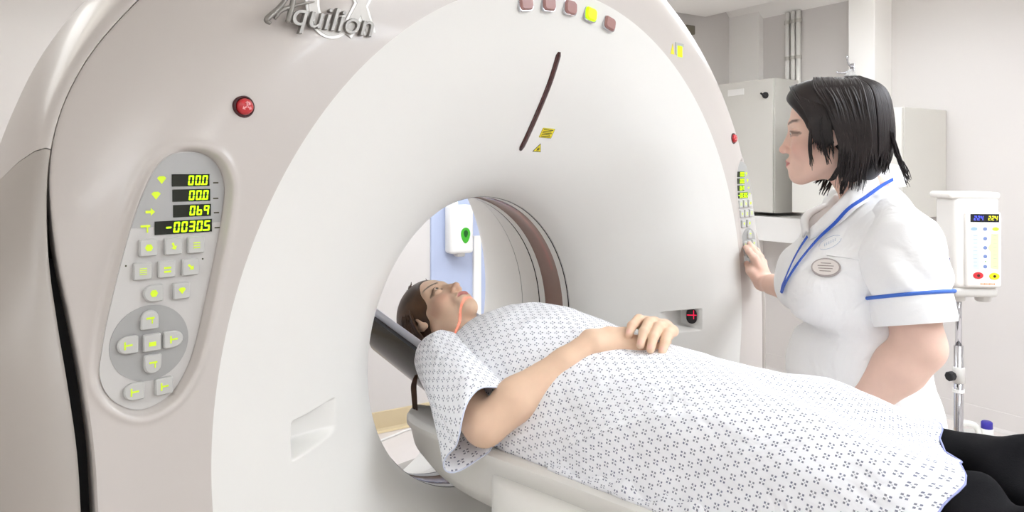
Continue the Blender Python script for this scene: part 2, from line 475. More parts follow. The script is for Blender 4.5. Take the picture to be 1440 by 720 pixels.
# bowl: trumpet-shaped funnel into the bore, with the two laser notches
BP = np.array([(.832, 0.0), (.80, .0096), (.75, .0245), (.70, .0405), (.63, .070), (.55, .115), (.475, .163), (.42, .208), (.385, .246), (.368, .275), (.36, .30)])
BC = catmull(BP, 9)
def bowl_y(r): return np.interp(r, BC[::-1, 0], BC[::-1, 1])
def on_bowl(px, py):
    y = 0.05
    for _ in range(40):
        p = on_y(px, py, y); r = math.hypot(p[0], p[2] - ZC); y = 0.5 * y + 0.5 * float(bowl_y(min(r, R_RIM)))
    return on_y(px, py, y)
rb = np.unique(np.concatenate([np.linspace(.36, .56, 40), np.linspace(.56, .72, 64), np.linspace(.72, .832, 22)]))[::-1]
NB = 1000
pb_ = np.concatenate([np.linspace(-0.09, 0.09, 70), np.linspace(0.09, PI - 0.09, 300)[1:], np.linspace(PI - 0.09, PI + 0.09, 70)[1:], np.linspace(PI + 0.09, 2 * PI - 0.09, 300)[1:-1]])
XB = rb[:, None] * np.cos(pb_); ZB = ZC + rb[:, None] * np.sin(pb_); YB = np.repeat(bowl_y(rb)[:, None], len(pb_), 1)
# the notch has a flat floor, an upright outer wall and a sloping sill
ax = np.abs(XB); zz = ZB - (ZC - 0.016)
NF = 0.115
depth_t = np.maximum(NF - YB, 0)
mx_ = (1 - sstep(0.668, 0.676, ax)) * sstep(-0.034, -0.018, zz) * (1 - sstep(0.026, 0.032, zz)) * (ax > 0.5)
YB = YB + depth_t * mx_
GB = np.stack([XB, YB, ZB], -1)
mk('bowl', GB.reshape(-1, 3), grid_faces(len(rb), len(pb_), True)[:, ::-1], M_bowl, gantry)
# bore: white strip, black ring, mylar window, black ring, strip, rear flare
AX = (0, 1, 0)
def ring(name, prof, m, seg=160):
    mb = MB(); mb.lathe([(r, y) for r, y in prof], (0, 0, ZC), AX, seg)
    return mb.build(name, m, gantry, sharp=40)
ring('bore_seal', [(.36, .298), (.363, .2985), (.363, .3045), (.36, .305)], M_black)
ring('bore_strip', [(.36, .304), (.3595, .314), (.36, .324)], M_bowl)
ring('mylar_window', [(.36, .322), (.3625, .326), (.3625, .388), (.36, .392)], M_mylar)
ring('bore_strip', [(.36, .391), (.3595, .40), (.36, .412)], M_bowl)
ring('bore_seal', [(.36, .411), (.364, .4115), (.364, .4165), (.361, .417)], M_black)
ring('rear_flare', [(.361, .417), (.372, .45), (.392, .50), (.40, .52)], M_bowl)
ring('rear_flare_seam', [(.40, .519), (.4035, .5195), (.4035, .5235), (.402, .524)], M_panel_dk)
ring('rear_flare_panel', [(.402, .524), (.44, .60), (.50, .72), (.56, .83), (.62, .91), (.68, .955)], M_bowl)
# rear and side covers: one shell profile swept round the outline, split by a seam at the shoulder
SEAM = math.radians(24.5)
P_REAR = [(-.006, .05), (.0018, .0075), (.0035, .005), (.009, .008), (.018, .028), (.028, .07), (.036, .13), (.034, .22), (.0, .40), (-.07, .62), (-.16, .76), (-.30, .81), (-.40, .815)]
P_SIDE = [(.016, .07), (.016, .016), (.018, .008), (.024, .004), (.043, .008), (.073, .022), (.102, .055), (.124, .11), (.135, .2), (.138, .4), (.128, .65), (.085, .80), (-.1, .84)]
def shell(ph):
    ro, ye = smooth_tab(ph); c = np.cos(ph); wt = sstep(math.radians(10), math.radians(26), np.where(c >= 0, ph, PI - ph))
    out = []
    for (ar, ay_), (br, by) in zip(P_REAR, P_SIDE):
        dr = ar * wt + br * (1 - wt); dy = ay_ * wt + by * (1 - wt)
        nx = np.cos(ph) * wt + np.sign(c) * (1 - wt); nz = np.sin(ph) * wt; n = np.hypot(nx, nz)
        ps = np.where(c >= 0, ph, PI - ph); drop = .45 * min(max(dy.max() - .01, 0), .16) * np.exp(-((ps - SEAM) / .16) ** 2)
        out.append(np.stack([ro * np.cos(ph) + dr * nx / n, ye + dy, ZC + ro * np.sin(ph) + dr * nz / n - drop], 1))
    return np.array(out)
G = shell(np.linspace(SEAM + .0006, PI - SEAM - .0006, 170))
mk('rear_cover', G.reshape(-1, 3), grid_faces(G.shape[0], G.shape[1])[:, ::-1], M_cover_shaded, gantry, sharp=60)
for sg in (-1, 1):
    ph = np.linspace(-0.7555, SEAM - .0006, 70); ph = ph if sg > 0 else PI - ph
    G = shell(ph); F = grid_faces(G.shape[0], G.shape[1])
    mk('side_cover', G.reshape(-1, 3), F[:, ::-1] if sg > 0 else F, M_side_shaded, gantry, sharp=60)
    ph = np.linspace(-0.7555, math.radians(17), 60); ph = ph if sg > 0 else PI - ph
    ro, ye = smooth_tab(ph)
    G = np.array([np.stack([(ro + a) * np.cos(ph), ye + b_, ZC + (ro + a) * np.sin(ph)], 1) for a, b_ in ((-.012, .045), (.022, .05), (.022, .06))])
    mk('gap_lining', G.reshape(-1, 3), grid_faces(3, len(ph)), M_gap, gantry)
# rear plate and foot
mb = MB(); mb.box((0, 0.955, 0.22), (1.9, 0.06, 0.40), 0.02); mb.build('rear_plate', M_side_shaded, gantry)
mb = MB(); mb.lathe([(.68, .955), (.95, .955), (.95, .80)], (0, 0, ZC), AX, 120); mb.build('rear_ring', M_side_shaded, gantry, sharp=40)
mb = MB(); mb.box((0, 0.46, 0.03), (2.2, 0.98, 0.06), 0.01); mb.build('foot_plate', M_rubber, gantry)

# digits -------------------------------------------------------------
SEG = {'0': 'abcdef', '3': 'abgcd', '5': 'afgcd', '6': 'afgecd', '9': 'abcfgd', 'b': 'fgecd', '-': 'g', '2': 'abged', '4': 'fgbc', 'q': 'abcfg'}
def seven(mb, text, x1, z0, h, y, w=None, dirx=1, fr=None):
    """right-aligned seven-segment text on a plane of constant y, italic slant"""
    w = w or h * 0.56; t = h * 0.155; adv = w * 1.32; x = x1 - w
    def poly(pts):
        q = np.array([(a + (b - z0) * 0.10, b) for a, b in pts])
        if fr is None: mb.prism(q, (0, y, 0), (1, 0, 0), (0, 0, 1), (0, -1, 0), 0, 0.0006)
        else: mb.prism(q, fr[0], fr[1], fr[2], fr[3], 0, 0.0006)
    for ch in reversed(text):
        if ch == '.':
            X0 = x + adv * 0.86; poly([(X0, z0), (X0 + t, z0), (X0 + t, z0 + t), (X0, z0 + t)]); continue
        g = t * 0.12; zm = z0 + h / 2
        for s in SEG[ch]:
            if s in 'adg':
                zz_ = {'a': z0 + h - t / 2, 'd': z0 + t / 2, 'g': zm}[s]
                poly([(x + g + t * .3, zz_ - t / 2), (x + w - g - t * .3, zz_ - t / 2), (x + w - g, zz_), (x + w - g - t * .3, zz_ + t / 2), (x + g + t * .3, zz_ + t / 2), (x + g, zz_)])
            else:
                xx = x + t / 2 if s in 'ef' else x + w - t / 2
                a, b = (z0 + g, zm - g) if s in 'ec' else (zm + g, z0 + h - g)
                poly([(xx - t / 2, a + t * .3), (xx, a), (xx + t / 2, a + t * .3), (xx + t / 2, b - t * .3), (xx, b), (xx - t / 2, b - t * .3)])
        x -= adv
    return mb
# icons, unit square polygons
def arrow(dx, dz):
    q = [(-.5, -.14), (.05, -.14), (.05, -.42), (.5, 0), (.05, .42), (.05, .14), (-.5, .14)]
    a = math.atan2(dz, dx); return [[(x * math.cos(a) - z * math.sin(a), x * math.sin(a) + z * math.cos(a)) for x, z in q]]
def bars(n): return [[(-.45, -.5 + i / n + .06), (.45, -.5 + i / n + .06), (.45, -.5 + (i + .62) / n), (-.45, -.5 + (i + .62) / n)] for i in range(n)]
bed = [[(-.5, .1), (.15, .1), (.15, -.5), (.3, -.5), (.3, .1), (.5, .1), (.5, .35), (-.5, .35)]]
bedr = [[(-.5, -.5), (-.3, -.5), (-.3, -.1), (.5, -.1), (.5, .12), (-.3, .12), (-.3, .5), (-.5, .5)]]
dia = [[(-.5, .2), (-.25, .42), (.25, .42), (.5, .2), (0, -.45)]]
hexa = [[(.5 * math.cos(a), .5 * math.sin(a)) for a in np.linspace(0, 2 * PI, 6, endpoint=False)]]
BUTTONS = [(207, 348, 's', hexa), (242, 346, 's', arrow(.4, -1)), (274, 344, 's', bars(3)), (199, 381, 's', bars(4)), (233, 378, 's', bars(2)), (266, 375, 's', arrow(1, -1)),
           (214, 412, 'l', hexa), (253.5, 408, 's', dia), (209, 449, 'u', bed), (178, 485, 'l', bedr), (212, 481, 's', bars(1)), (242, 476, 'r', bedr), (213, 511, 'd', bed), (187, 550, 'l', bedr), (229, 542, 's', bedr)]
def shape_btn(k, w, h):
    r = rrect(w, h, w * 0.1, 3)
    if k == 's': return r
    out = []
    for i, (x, z) in enumerate(rrect(w, h, w * 0.48, 6)):
        out.append((x, z))
    cap = np.array(out); box = rrect(w, h, w * 0.1, 6)
    if k == 'l': return np.where(cap[:, :1] < 0, cap, box) * np.array([1.12, 1])
    if k == 'r': return np.where(cap[:, :1] > 0, cap, box) * np.array([1.12, 1])
    if k == 'u': return np.where(cap[:, 1:] > 0, cap, box) * np.array([1, 1.12])
    return np.where(cap[:, 1:] < 0, cap, box) * np.array([1, 1.12])
YP = RECESS - 0.003
def control_panel(sg):
    def xz(px, py):
        p = on_y(px, py, YP); return (-sg * p[0], p[2])      # left panel: sg=-1 keeps the sign
    poly = PANEL.copy()
    c = poly.mean(0); nrm = np.roll(poly, -1, 0) - np.roll(poly, 1, 0); nrm = np.stack([nrm[:, 1], -nrm[:, 0]], 1); nrm /= np.linalg.norm(nrm, axis=1)[:, None]
    if ((poly + nrm * 0.01 - c) ** 2).sum() > ((poly - c) ** 2).sum(): nrm = -nrm
    ins = poly + nrm * 0.0052
    part = thing('control_panel', None, None); part.parent = gantry
    part.location = (-sg * c[0] - gantry.location[0], YP - gantry.location[1], c[1])
    if sg < 0: part['label'] = 'recessed keypad nearest the camera with four green readouts'
    m = np.array([-sg, 1.0])
    XA, ZA, YA = (1, 0, 0), (0, 0, 1), (0, -1, 0)
    def pr(name, pts, m_, d0, d1, bev=0.0, y=YP):
        mb = MB(); mb.prism(np.asarray(pts), (0, y, 0), XA, ZA, YA, d0, d1, bev); return mb.build(name, m_, part, smooth=False)
    pr('face_plate', ins * m, M_panel, -0.004, 0.0)
    zt = xz(200, 329)[1]
    up = ins[ins[:, 1] > zt]
    # keep the order: rotate so the cut run is contiguous
    k = np.where(ins[:, 1] > zt)[0]; br = np.where(np.diff(k) > 1)[0]
    if len(br): k = np.concatenate([k[br[0] + 1:], k[:br[0] + 1]])
    up = ins[k]; up = up + (c - up) * 0.006
    pr('readout_plate', up * m, M_panel_dk, 0.0, 0.0008)
    # displays
    for (x0, y0, x1, y1, txt) in ((241, 245, 294, 262, '00.0'), (242, 266, 295, 283, '00.0'), (243, 287.5, 296, 304.5, 'Ob9'), (217, 309.5, 297.5, 328, '-0030.5')):
        a, b = xz(x0, (y0 + y1) / 2), xz(x1, (y0 + y1) / 2)
        sc = FPX / depth_of(on_y((x0 + x1) / 2, (y0 + y1) / 2, YP)); h = (y1 - y0) / sc
        xa_, xb_ = srt(a[0], b[0]); zc_ = (a[1] + b[1]) / 2
        pr('display_window', [(xa_, zc_ - h / 2), (xb_, zc_ - h / 2), (xb_, zc_ + h / 2), (xa_, zc_ + h / 2)], M_lcd, 0.0008, 0.0016)
        mb = MB(); seven(mb, txt.replace('O', '0').replace('9', 'q'), xb_ - h * 0.22, zc_ - h * 0.40, h * 0.80, YP - 0.0017, w=h * 0.44)
        mb.build('display_digits', M_led, part, smooth=False)
    for (px, py, ic) in ((227, 253, dia), (219, 275, dia), (211, 298, arrow(1, 0)), (204, 321, bed)):
        q = xz(px, py); sz = 0.0125; mb = MB()
        for pl in ic: mb.prism(np.array(pl) * sz + np.array(q), (0, YP, 0), XA, ZA, YA, 0.0008, 0.0012)
        mb.build('readout_icon', M_ledicon, part, smooth=False)
    for (px, py) in ((303, 257), (303, 279), (304, 299), (305, 320)):
        q = xz(px, py); mb = MB(); mb.prism(rrect(0.008, 0.002, 0.0006) + np.array(q), (0, YP, 0), XA, ZA, YA, 0.0008, 0.0011)
        mb.build('unit_mark', M_ink, part, smooth=False)
    q = np.array(xz(211, 482)); pr('pad_disc', ell(0.104, 0.104, 48) + q, M_disc, 0.0, 0.0007)
    for (px, py, kind, ic) in BUTTONS:
        q = np.array(xz(px, py)); k2 = kind if sg < 0 else {'l': 'r', 'r': 'l'}.get(kind, kind)
        mb = MB(); mb.prism(shape_btn(k2, 0.0235, 0.0235) + q, (0, YP, 0), XA, ZA, YA, 0.0, 0.0065, 0.0016)
        mb.build('button', M_button, part, smooth=False)
        mb = MB()
        for pl in ic: mb.prism(np.array(pl) * 0.0105 + q, (0, YP, 0), XA, ZA, YA, 0.0064, 0.0069)
        mb.build('button_icon', M_ledicon, part, smooth=False)
    for (px, py) in ((177, 374), (285, 364)):
        q = xz(px, py); mb = MB(); mb.lathe([(0.0, -0.0004), (0.0012, -0.0004), (0.0013, 0.0003)], (q[0], YP, q[1]), AX, 10); mb.build('screw', M_ink, part)
control_panel(-1); control_panel(1)
# emergency stop buttons, one over each panel
pe = on_y(344, 150, 0.0)
for sg in (-1, 1):
    x, z = -sg * pe[0], pe[2]
    part = thing('emergency_button', None, None); part.parent = gantry; part.location = (x, 0.004 - 0.45, z)
    mb = MB(); mb.lathe([(.0165, .004), (.0165, -.003), (.0145, -.005), (.013, -.003), (.013, .004)], (x, 0.004, z), AX, 32); mb.build('collar', M_redring, part)
    mb = MB(); mb.lathe([(.0, -.012), (.008, -.0115), (.0115, -.009), (.0125, -.004), (.0125, .004)], (x, 0.004, z), AX, 32); mb.build('cap', M_red, part)
    mb = MB()
    for k in range(3):
        a = PI / 2 + k * 2 * PI / 3; R_ = np.array([[math.cos(a), -math.sin(a)], [math.sin(a), math.cos(a)]])
        mb.prism((np.array(arrow(1, 0)[0]) * 0.0075 + np.array([0.0045, 0])) @ R_.T, (x, 0.004, z), (1, 0, 0), (0, 0, 1), (0, -1, 0), 0.0105, 0.0125)
    mb.build('mark', M_pink, part, smooth=False)
# indicator lamps along the top of the bowl
LR = 0.797
for k in (-2, -1, 0, 1, 2):
    a = math.radians(5.45 * k); u = np.array([math.cos(a), 0, -math.sin(a)]); v = np.array([math.sin(a), 0, math.cos(a)])
    c = np.array([0, 0, ZC]) + v * LR; c[1] = float(bowl_y(LR)) - 0.001
    w = np.array([0, -1.0, 0])
    lamp = thing('indicator_lamp', None, None); lamp.parent = gantry; lamp.location = c - world_loc(gantry)
    mb = MB(); mb.prism(rrect(0.046, 0.036, 0.011, 5), c, u, v, w, -0.004, 0.003, 0.001); mb.build('bezel', M_chrome, lamp, smooth=False)
    mb = MB(); mb.prism(rrect(0.041, 0.031, 0.010, 5), c, u, v, w, 0.002, 0.008, 0.004)
    mb.build('lens', M_lampon if k == 1 else M_lampoff, lamp, smooth=False, label='lit yellow-green lens' if k == 1 else None)
# laser slot down the bowl at x = 0, and its warning labels
rr = np.linspace(0.476, 0.70, 30); mbs = MB(); G = []
for r in rr:
    wd = 0.0085 * min(1, math.sqrt(max(0.02, min(r - 0.4745, 0.7015 - r) / 0.008)))
    y = float(bowl_y(r)); sl = (float(bowl_y(r + .004)) - float(bowl_y(r - .004))) / .008
    n = np.array([0, -1, sl]); n /= np.linalg.norm(n); b = np.array([0, y, ZC + r])
    G.append([b + np.array([x, 0, 0]) + n * h for x, h in ((-wd, -.002), (-wd, .0015), (-wd * .6, .0028), (wd * .6, .0028), (wd, .0015), (wd, -.002))])
mbs.grid(G); mbs.build('laser_slot', M_slot, gantry)
def bowl_frame(px, py):
    p = on_bowl(px, py); r = math.hypot(p[0], p[2] - ZC); rad = np.array([p[0], 0, p[2] - ZC]) / r
    sl = (float(bowl_y(r + .004)) - float(bowl_y(r - .004))) / .008
    n = np.array([0, -1.0, 0]) + rad * sl; n /= np.linalg.norm(n)
    u = np.array([1.0, 0, 0]); u = u - n * u.dot(n); u /= np.linalg.norm(u); v = np.cross(n, u); v = v if v[2] > 0 else -v
    return p, u, v, n
p, u, v, n = bowl_frame(769, 187)
lab = thing('warning_label', None, None); lab.parent = gantry; lab.location = p - world_loc(gantry)
mb = MB(); mb.prism([(-.021, -.013), (.021, -.013), (.021, .013), (-.021, .013)], p, u, v, n, -0.002, 0.0012); mb.build('label_sheet', M_yellow, lab, smooth=False)
mb = MB()
for i in range(5):
    mb.prism(np.array([(-.017, -.0011), (.017 - .004 * (i % 2), -.0011), (.017 - .004 * (i % 2), .0011), (-.017, .0011)]) + np.array([0, .0088 - .0044 * i]), p, u, v, n, 0.0012, 0.0014)
for a, b, c_, d_ in ((-.021, -.013, .021, -.0122), (-.021, .0122, .021, .013), (-.021, -.013, -.0202, .013), (.0202, -.013, .021, .013)):
    mb.prism([(a, b), (c_, b), (c_, d_), (a, d_)], p, u, v, n, 0.0012, 0.0014)
mb.build('label_print', M_ink, lab, smooth=False)
p, u, v, n = bowl_frame(757, 208)
lab = thing('warning_triangle', None, None); lab.parent = gantry; lab.location = p - world_loc(gantry)
T = np.array([(-.014, -.011), (.014, -.011), (0, .013)])
mb = MB(); mb.prism(T, p, u, v, n, -0.002, 0.001); mb.build('label_border', M_ink, lab, smooth=False)
mb = MB(); mb.prism(T * 0.84, p, u, v, n, 0.001, 0.0013); mb.build('label_sheet', M_yellow, lab, smooth=False)
mb = MB(); mb.prism(ell(.006, .006, 10) + np.array([0, -.003]), p, u, v, n, 0.0013, 0.0016)
for k in range(8):
    a = k * PI / 4; mb.prism(np.array([(.003, -.0004), (.006, -.0004), (.006, .0004), (.003, .0004)]) @ np.array([[math.cos(a), math.sin(a)], [-math.sin(a), math.cos(a)]]) + np.array([0, -.003]), p, u, v, n, 0.0013, 0.0016)
mb.build('label_print', M_ink, lab, smooth=False)
# small label and readout on the upper right of the front cover
def cover_y(x, z):
    f = math.atan2(z - ZC, x); r = math.hypot(x, z - ZC); ro, ye = smooth_tab(np.array([f])); s = (r - R_RIM) / (ro[0] - R_RIM)
    return float(ye[0] * max(0, (s - .25) / .75) ** 2.3)
def on_cover(px, py):
    y = 0.02
    for _ in range(30): p = on_y(px, py, y); y = cover_y(p[0], p[2])
    return on_y(px, py, y)
p = on_cover(955, 71); fx = (cover_y(p[0] + .01, p[2]) - cover_y(p[0] - .01, p[2])) / .02; fz = (cover_y(p[0], p[2] + .01) - cover_y(p[0], p[2] - .01)) / .02
u = np.array([1.0, fx, 0]); v = np.array([0, fz, 1.0]); n = np.array([fx, -1.0, fz]); n /= np.linalg.norm(n)
lab = thing('tilt_readout', None, None); lab.parent = gantry; lab.location = p - world_loc(gantry)
mb = MB(); mb.prism(np.array([(-.02, -.012), (-.014, -.014), (-.014, .012), (.022, .012), (.022, .02), (-.02, .02)]), p, u, v, n, -.004, .0015); mb.build('bezel', M_panel_dk, lab, smooth=False)
mb = MB(); mb.prism(np.array([(-.008, -.017), (.014, -.017), (.014, .012), (-.008, .012)]), p, u, v, n, -.003, .002); mb.build('display', M_led, lab, smooth=False)
mb = MB(); mb.prism(np.array([(-.044, -.014), (-.026, -.014), (-.034, .014)]), p, u, v, n, -.003, .001); mb.build('warning_mark', M_yellow, lab, smooth=False)
# laser windows in the notches, on the upright outer wall facing the bore
for sg in (-1, 1):
    w_ = thing('laser_window', None, None); w_.parent = gantry; c = np.array([sg * 0.672, 0.078, ZC + 0.002]); w_.location = c - world_loc(gantry)
    u, v, n = np.array([0, 1.0, 0]), np.array([0, 0, 1.0]), np.array([-sg * 1.0, 0, 0])
    n = np.array([-sg * .82, -.57, 0]); u = np.array([-.57 * sg, .82, 0])
    c = np.array([sg * 0.662, 0.076, ZC - 0.009])
    if sg < 0: c = np.array([-0.676, 0.092, ZC - .009]); n = np.array([1.0, 0, 0]); u = np.array([0, 1.0, 0])
    mb = MB(); mb.prism(rrect(.030, .044, .0149, 8), c, u, v, n, -.012 if sg > 0 else -.004, .004, .001); mb.build('window', M_black, w_, smooth=False)
    if sg < 0: continue
    mb = MB(); mb.prism([(-.014, .003), (.014, .003), (.014, .0048), (-.014, .0048)], c, u, v, n, .0039, .0046)
    mb.prism([(-.0062, -.008), (-.0046, -.008), (-.0046, .018), (-.0062, .018)], c, u, v, n, .0039, .0046)
    mb.build('laser_cross', mat('laser_red', (230, 20, 70), 0.4, emit=(255, 20, 70), estr=1.2, var=0), w_, smooth=False)
# maker's lettering: large pale letters behind a metallic script
pl = on_cover(452, 36); YL = float(pl[1]) - 0.002
u, v, w = np.array([1.0, 0, 0]), np.array([0, 0, 1.0]), np.array([0, -1.0, 0])
logo = thing('maker_lettering', None, None); logo.parent = gantry; logo.location = pl - world_loc(gantry)
def at_l(px, py): q = on_y(px, py, YL); return np.array([q[0], YL, q[2]])
def fit_text(name, s, x0, x1, zb, h, m, lift, shear, extr=0.0008, offset=0.0, bevel=0.0):
    """lettering scaled to run from x0 to x1 with its lowest point at zb and total height h"""
    V, F = text_shape(s, 0.1, shear=shear, extrude=0.001, offset=0.0, bevel=0)
    lo, hi = V.min(0), V.max(0)
    V2, F2 = (V, F) if not (offset or bevel) else text_shape(s, 0.1, shear=shear, extrude=0.001, offset=offset, bevel=bevel)
    sx, sz = (x1 - x0) / (hi[0] - lo[0]), h / (hi[1] - lo[1])
    W = np.stack([x0 + (V2[:, 0] - lo[0]) * sx, YL - lift - V2[:, 2] * (extr / 0.001), zb + (V2[:, 1] - lo[1]) * sz], 1)
    return mk(name, W, F2, m, logo, smooth=False)
M_cxline = mat('lettering_white', (248, 247, 243), 0.4, var=0.0)
M_cx = mat('lettering_pale_grey', (206, 203, 197), 0.4, var=0.0)
def ribbon(mb, q, hw, lift):
    """flat band of half-width hw along a path of points on the cover"""
    q = np.asarray(q); T = np.gradient(q, axis=0); T[:, 1] = 0; T /= np.linalg.norm(T, axis=1)[:, None]; N = np.stack([-T[:, 2], 0 * T[:, 0], T[:, 0]], 1)
    up = np.array([0, -1.0, 0])
    return mb.grid([q - N * hw, q - N * hw + up * lift, q + N * hw + up * lift, q + N * hw])
arc = [at_l(466 + 27 * math.cos(t), 2 + 42 * math.sin(t)) for t in np.linspace(math.radians(42), math.radians(318), 40)]
xs1 = [at_l(493 + 27 * t, -40 + 88 * t) for t in np.linspace(0, 1, 6)]; xs2 = [at_l(532 - 46 * t, -40 + 88 * t) for t in np.linspace(0, 1, 6)]
for nm, hw, lift, m in (('large_outline', .0125, .0012, M_cxline), ('large_letters', .0078, .0022, M_cx)):
    mb = MB()
    for q in (arc, xs1, xs2): ribbon(mb, q, hw, lift + .0002 * (q is xs2))
    mb.build(nm, m, logo, smooth=False)
a, b = at_l(408, 46), at_l(522, 46)
fit_text('script_letters', 'quilion', a[0], b[0], at_l(465, 58)[2] + 0.004, 0.050, M_logo, 0.004, 0.30, extr=0.002, bevel=0.0012)
# the swept capital A, a stroke thick at its foot
def stroke(pts, rad):
    q = catmull(np.array([at_l(*p) for p in pts]), 8); r = np.interp(np.linspace(0, 1, len(q)), np.linspace(0, 1, len(rad)), rad)
    q[:, 1] -= 0.005; return q, r
mb = MB()
for pts, rad in (([(378, 34), (373, 29), (379, 22), (390, 12), (401, -2), (411, -16)], [.0025, .005, .0048, .0042, .0035, .0026]),
                 ([(411, -16), (410, 0), (406, 18), (402, 32)], [.0026, .0045, .0048, .0042]),
                 ([(384, 27), (394, 15), (412, 9), (428, 5), (440, 3)], [.0026, .0038, .003, .0022, .001])):
    q, r = stroke(pts, rad); mb.tube(q, r, 8)
mb.build('script_capital', M_logo, logo)

# ------------------------------------------------------------------ couch
couch = thing('patient_couch', 'long white motorised couch sliding into the scanner bore', 'couch', (0, -0.9, 0))
def couch_section(y):
    """half section (x>=0) of the cradle: list of (x, z) from the middle of the top round to the middle of the underside"""
    e = np.clip((0.365 - y) / 0.33, 0, 1)            # nose taper
    w = 0.238 * (0.60 + 0.40 * math.sqrt(max(0, 1 - (1 - e) ** 5)))
    dep = 0.045 + 0.115 * math.sqrt(max(1e-4, 1 - (1 - e) ** 2.2))
    zt = 0.846 + 0.008
    return [(0, zt - 0.028), (w * .45, zt - .022), (w * .8, zt - .010), (w * .95, zt - .001), (w, zt - .001), (w + .008, zt - .008), (w + .008, zt - .020),
            (w - .004, zt - .034), (w - .012, zt - dep * .62), (w * .82, zt - dep * .9), (w * .5, zt - dep), (0, zt - dep)]
ys = np.concatenate([np.linspace(0.364, 0.28, 14), np.linspace(0.27, 0.0, 16), np.linspace(-0.05, -2.2, 20)])
G = []
for y in ys:
    h = couch_section(y); ring_ = [(x, y, z) for x, z in h] + [(-x, y, z) for x, z in h[-2:0:-1]]
    G.append(ring_)
G = np.array(G); nU = G.shape[1]
Fc = [list(f) for f in grid_faces(len(ys), nU, True)] + [list(range(nU)), list(range((len(ys) - 1) * nU, len(ys) * nU))[::-1]]
mk('cradle', G.reshape(-1, 3), Fc, M_couch2, couch, sharp=45)
# frame cover below, starts with a rounded end at the bore
sec = [(0.262, 0.56), (0.268, 0.575), (0.270, 0.70), (0.270, 0.77), (0.266, 0.792), (0.256, 0.803), (0.236, 0.806)]
ys2 = np.concatenate([0.03 - 0.16 * (1 - np.cos(np.linspace(0, PI / 2, 9))), np.linspace(-0.2, -2.25, 16)])
G = []
for y in ys2:
    e = np.clip((0.03 - y) / 0.16, 0, 1); k = math.sqrt(max(0.0004, 1 - (1 - e) ** 2))
    h = [(0.225 + (x - 0.225) * k if x > .225 else x, 0.80 + (z - 0.80) * (0.35 + 0.65 * k)) for x, z in sec]
    G.append([(x, y, z) for x, z in h] + [(-x, y, z) for x, z in h[::-1]])
G = np.array(G); nU = G.shape[1]
Fc = [list(f) for f in grid_faces(len(ys2), nU, True)] + [list(range(nU)), list(range((len(ys2) - 1) * nU, len(ys2) * nU))[::-1]]
mk('frame_cover', G.reshape(-1, 3), Fc, M_couch, couch, sharp=50)
mb = MB(); mb.box((0, -1.15, 0.30), (0.46, 1.5, 0.56), 0.05, 4); mb.build('pedestal', M_couch, couch)
mb = MB(); mb.box((0, -1.15, 0.015), (0.62, 1.8, 0.03), 0.01); mb.build('base_plate', M_couch2, couch)
# head holder: a black trough on an arm
AXH = np.array([0, math.cos(math.radians(17)), math.sin(math.radians(17))]); NH = np.array([0, -AXH[2], AXH[1]])
OH = np.array([0, 0.335, 0.838])
def trough(r, a, s, lift=0.0):
    k = r / .125
    return OH + AXH * s + np.array([.140 * k * math.copysign(abs(math.sin(a)) ** .62, a), 0, 0]) + NH * (.150 * k * (1 - abs(math.cos(a)) ** .75) + lift)
aa = np.linspace(-1.48, 1.48, 49); G = []
for (r, s, ex) in ((.118, 0.0, 0), (.132, -.006, 0), (.133, .04, 0), (.133, .22, 0), (.133, .272, 0), (.128, .278, 0), (.119, .276, 0), (.119, .2, 0), (.119, .05, 0), (.118, 0.0, 0)):
    G.append([trough(r, t, s + 0.02 * math.cos(t), (0.125 - r)) for t in aa])
mb = MB(); mb.grid(G)
m_, n_ = len(G), len(aa)
for side in (0, n_ - 1):
    mb.F.append([i * n_ + side for i in range(m_ - 1)][::1 if side else -1])
head_holder = mb.build('head_holder', M_headrest, couch, sharp=40, label='glossy black head cradle')
mb = MB(); mb.box((0, 0.30, 0.850), (0.15, 0.24, 0.03), 0.012); mb.build('holder_arm', M_headrest, couch)
# paper lining between head and holder
G = [[trough(.1165, t, s, 0.017) for t in np.linspace(-1.54, 1.54, 41)] for s in np.linspace(0.02, 0.310, 12)]
mb = MB(); mb.grid(G); o = mb.build('paper_lining', M_paper); tag(o, 'white paper sheet lining the black head cradle', 'paper sheet')
md = o.modifiers.new('thick', 'SOLIDIFY'); md.thickness = 0.0012

# ------------------------------------------------------------------ furniture and fittings on the walls
def cabinet(name, label, x_front, ya, yb, z0, z1, knob=None):
    t = thing(name, label, 'cabinet', room((x_front + WALL_R) / 2, (ya + yb) / 2, z0), group='grey wall cabinets')
    mb = MB(); rbox(mb, x_front + 0.02, WALL_R - 0.002, ya, yb, z0, z1, 0.003); mb.build('body', M_cab, t, smooth=False)
    n = max(1, round((yb - ya) / 0.5)); wd = (yb - ya) / n
    for i in range(n):
        mb = MB(); rbox(mb, x_front, x_front + 0.0195, ya + i * wd + 0.003, ya + (i + 1) * wd - 0.003, z0 + 0.003, z1 - 0.003, 0.004); d = mb.build('door', M_cab, t, smooth=False)
        q = (ya + (i + (0.12 if i % 2 == 0 else 0.88)) * wd, z0 + 0.55 * (z1 - z0)) if knob is None or i else knob
        mb = MB(); mb.lathe([(.022, .0), (.022, .01), (.014, .014), (.014, .024), (.0, .026)], room(x_front, q[0], q[1]), -RX, 18)
        mb.box((0, 0, 0), (.012, .05, .012), .003, fr=(room(x_front - .028, q[0], q[1]), np.stack([RX, RY * .8 + UPV * .6, -RY * .6 + UPV * .8], 1)))
        mb.build('lock', M_rubber, d)
    return t
xf1 = WALL_R - 0.30
e = on_room_x(1087, 109, xf1); er = to_room(e); z1 = e[2]; z0 = on_room_x(1087, 300, xf1)[2]
kn = to_room(on_room_x(1077, 134, xf1))
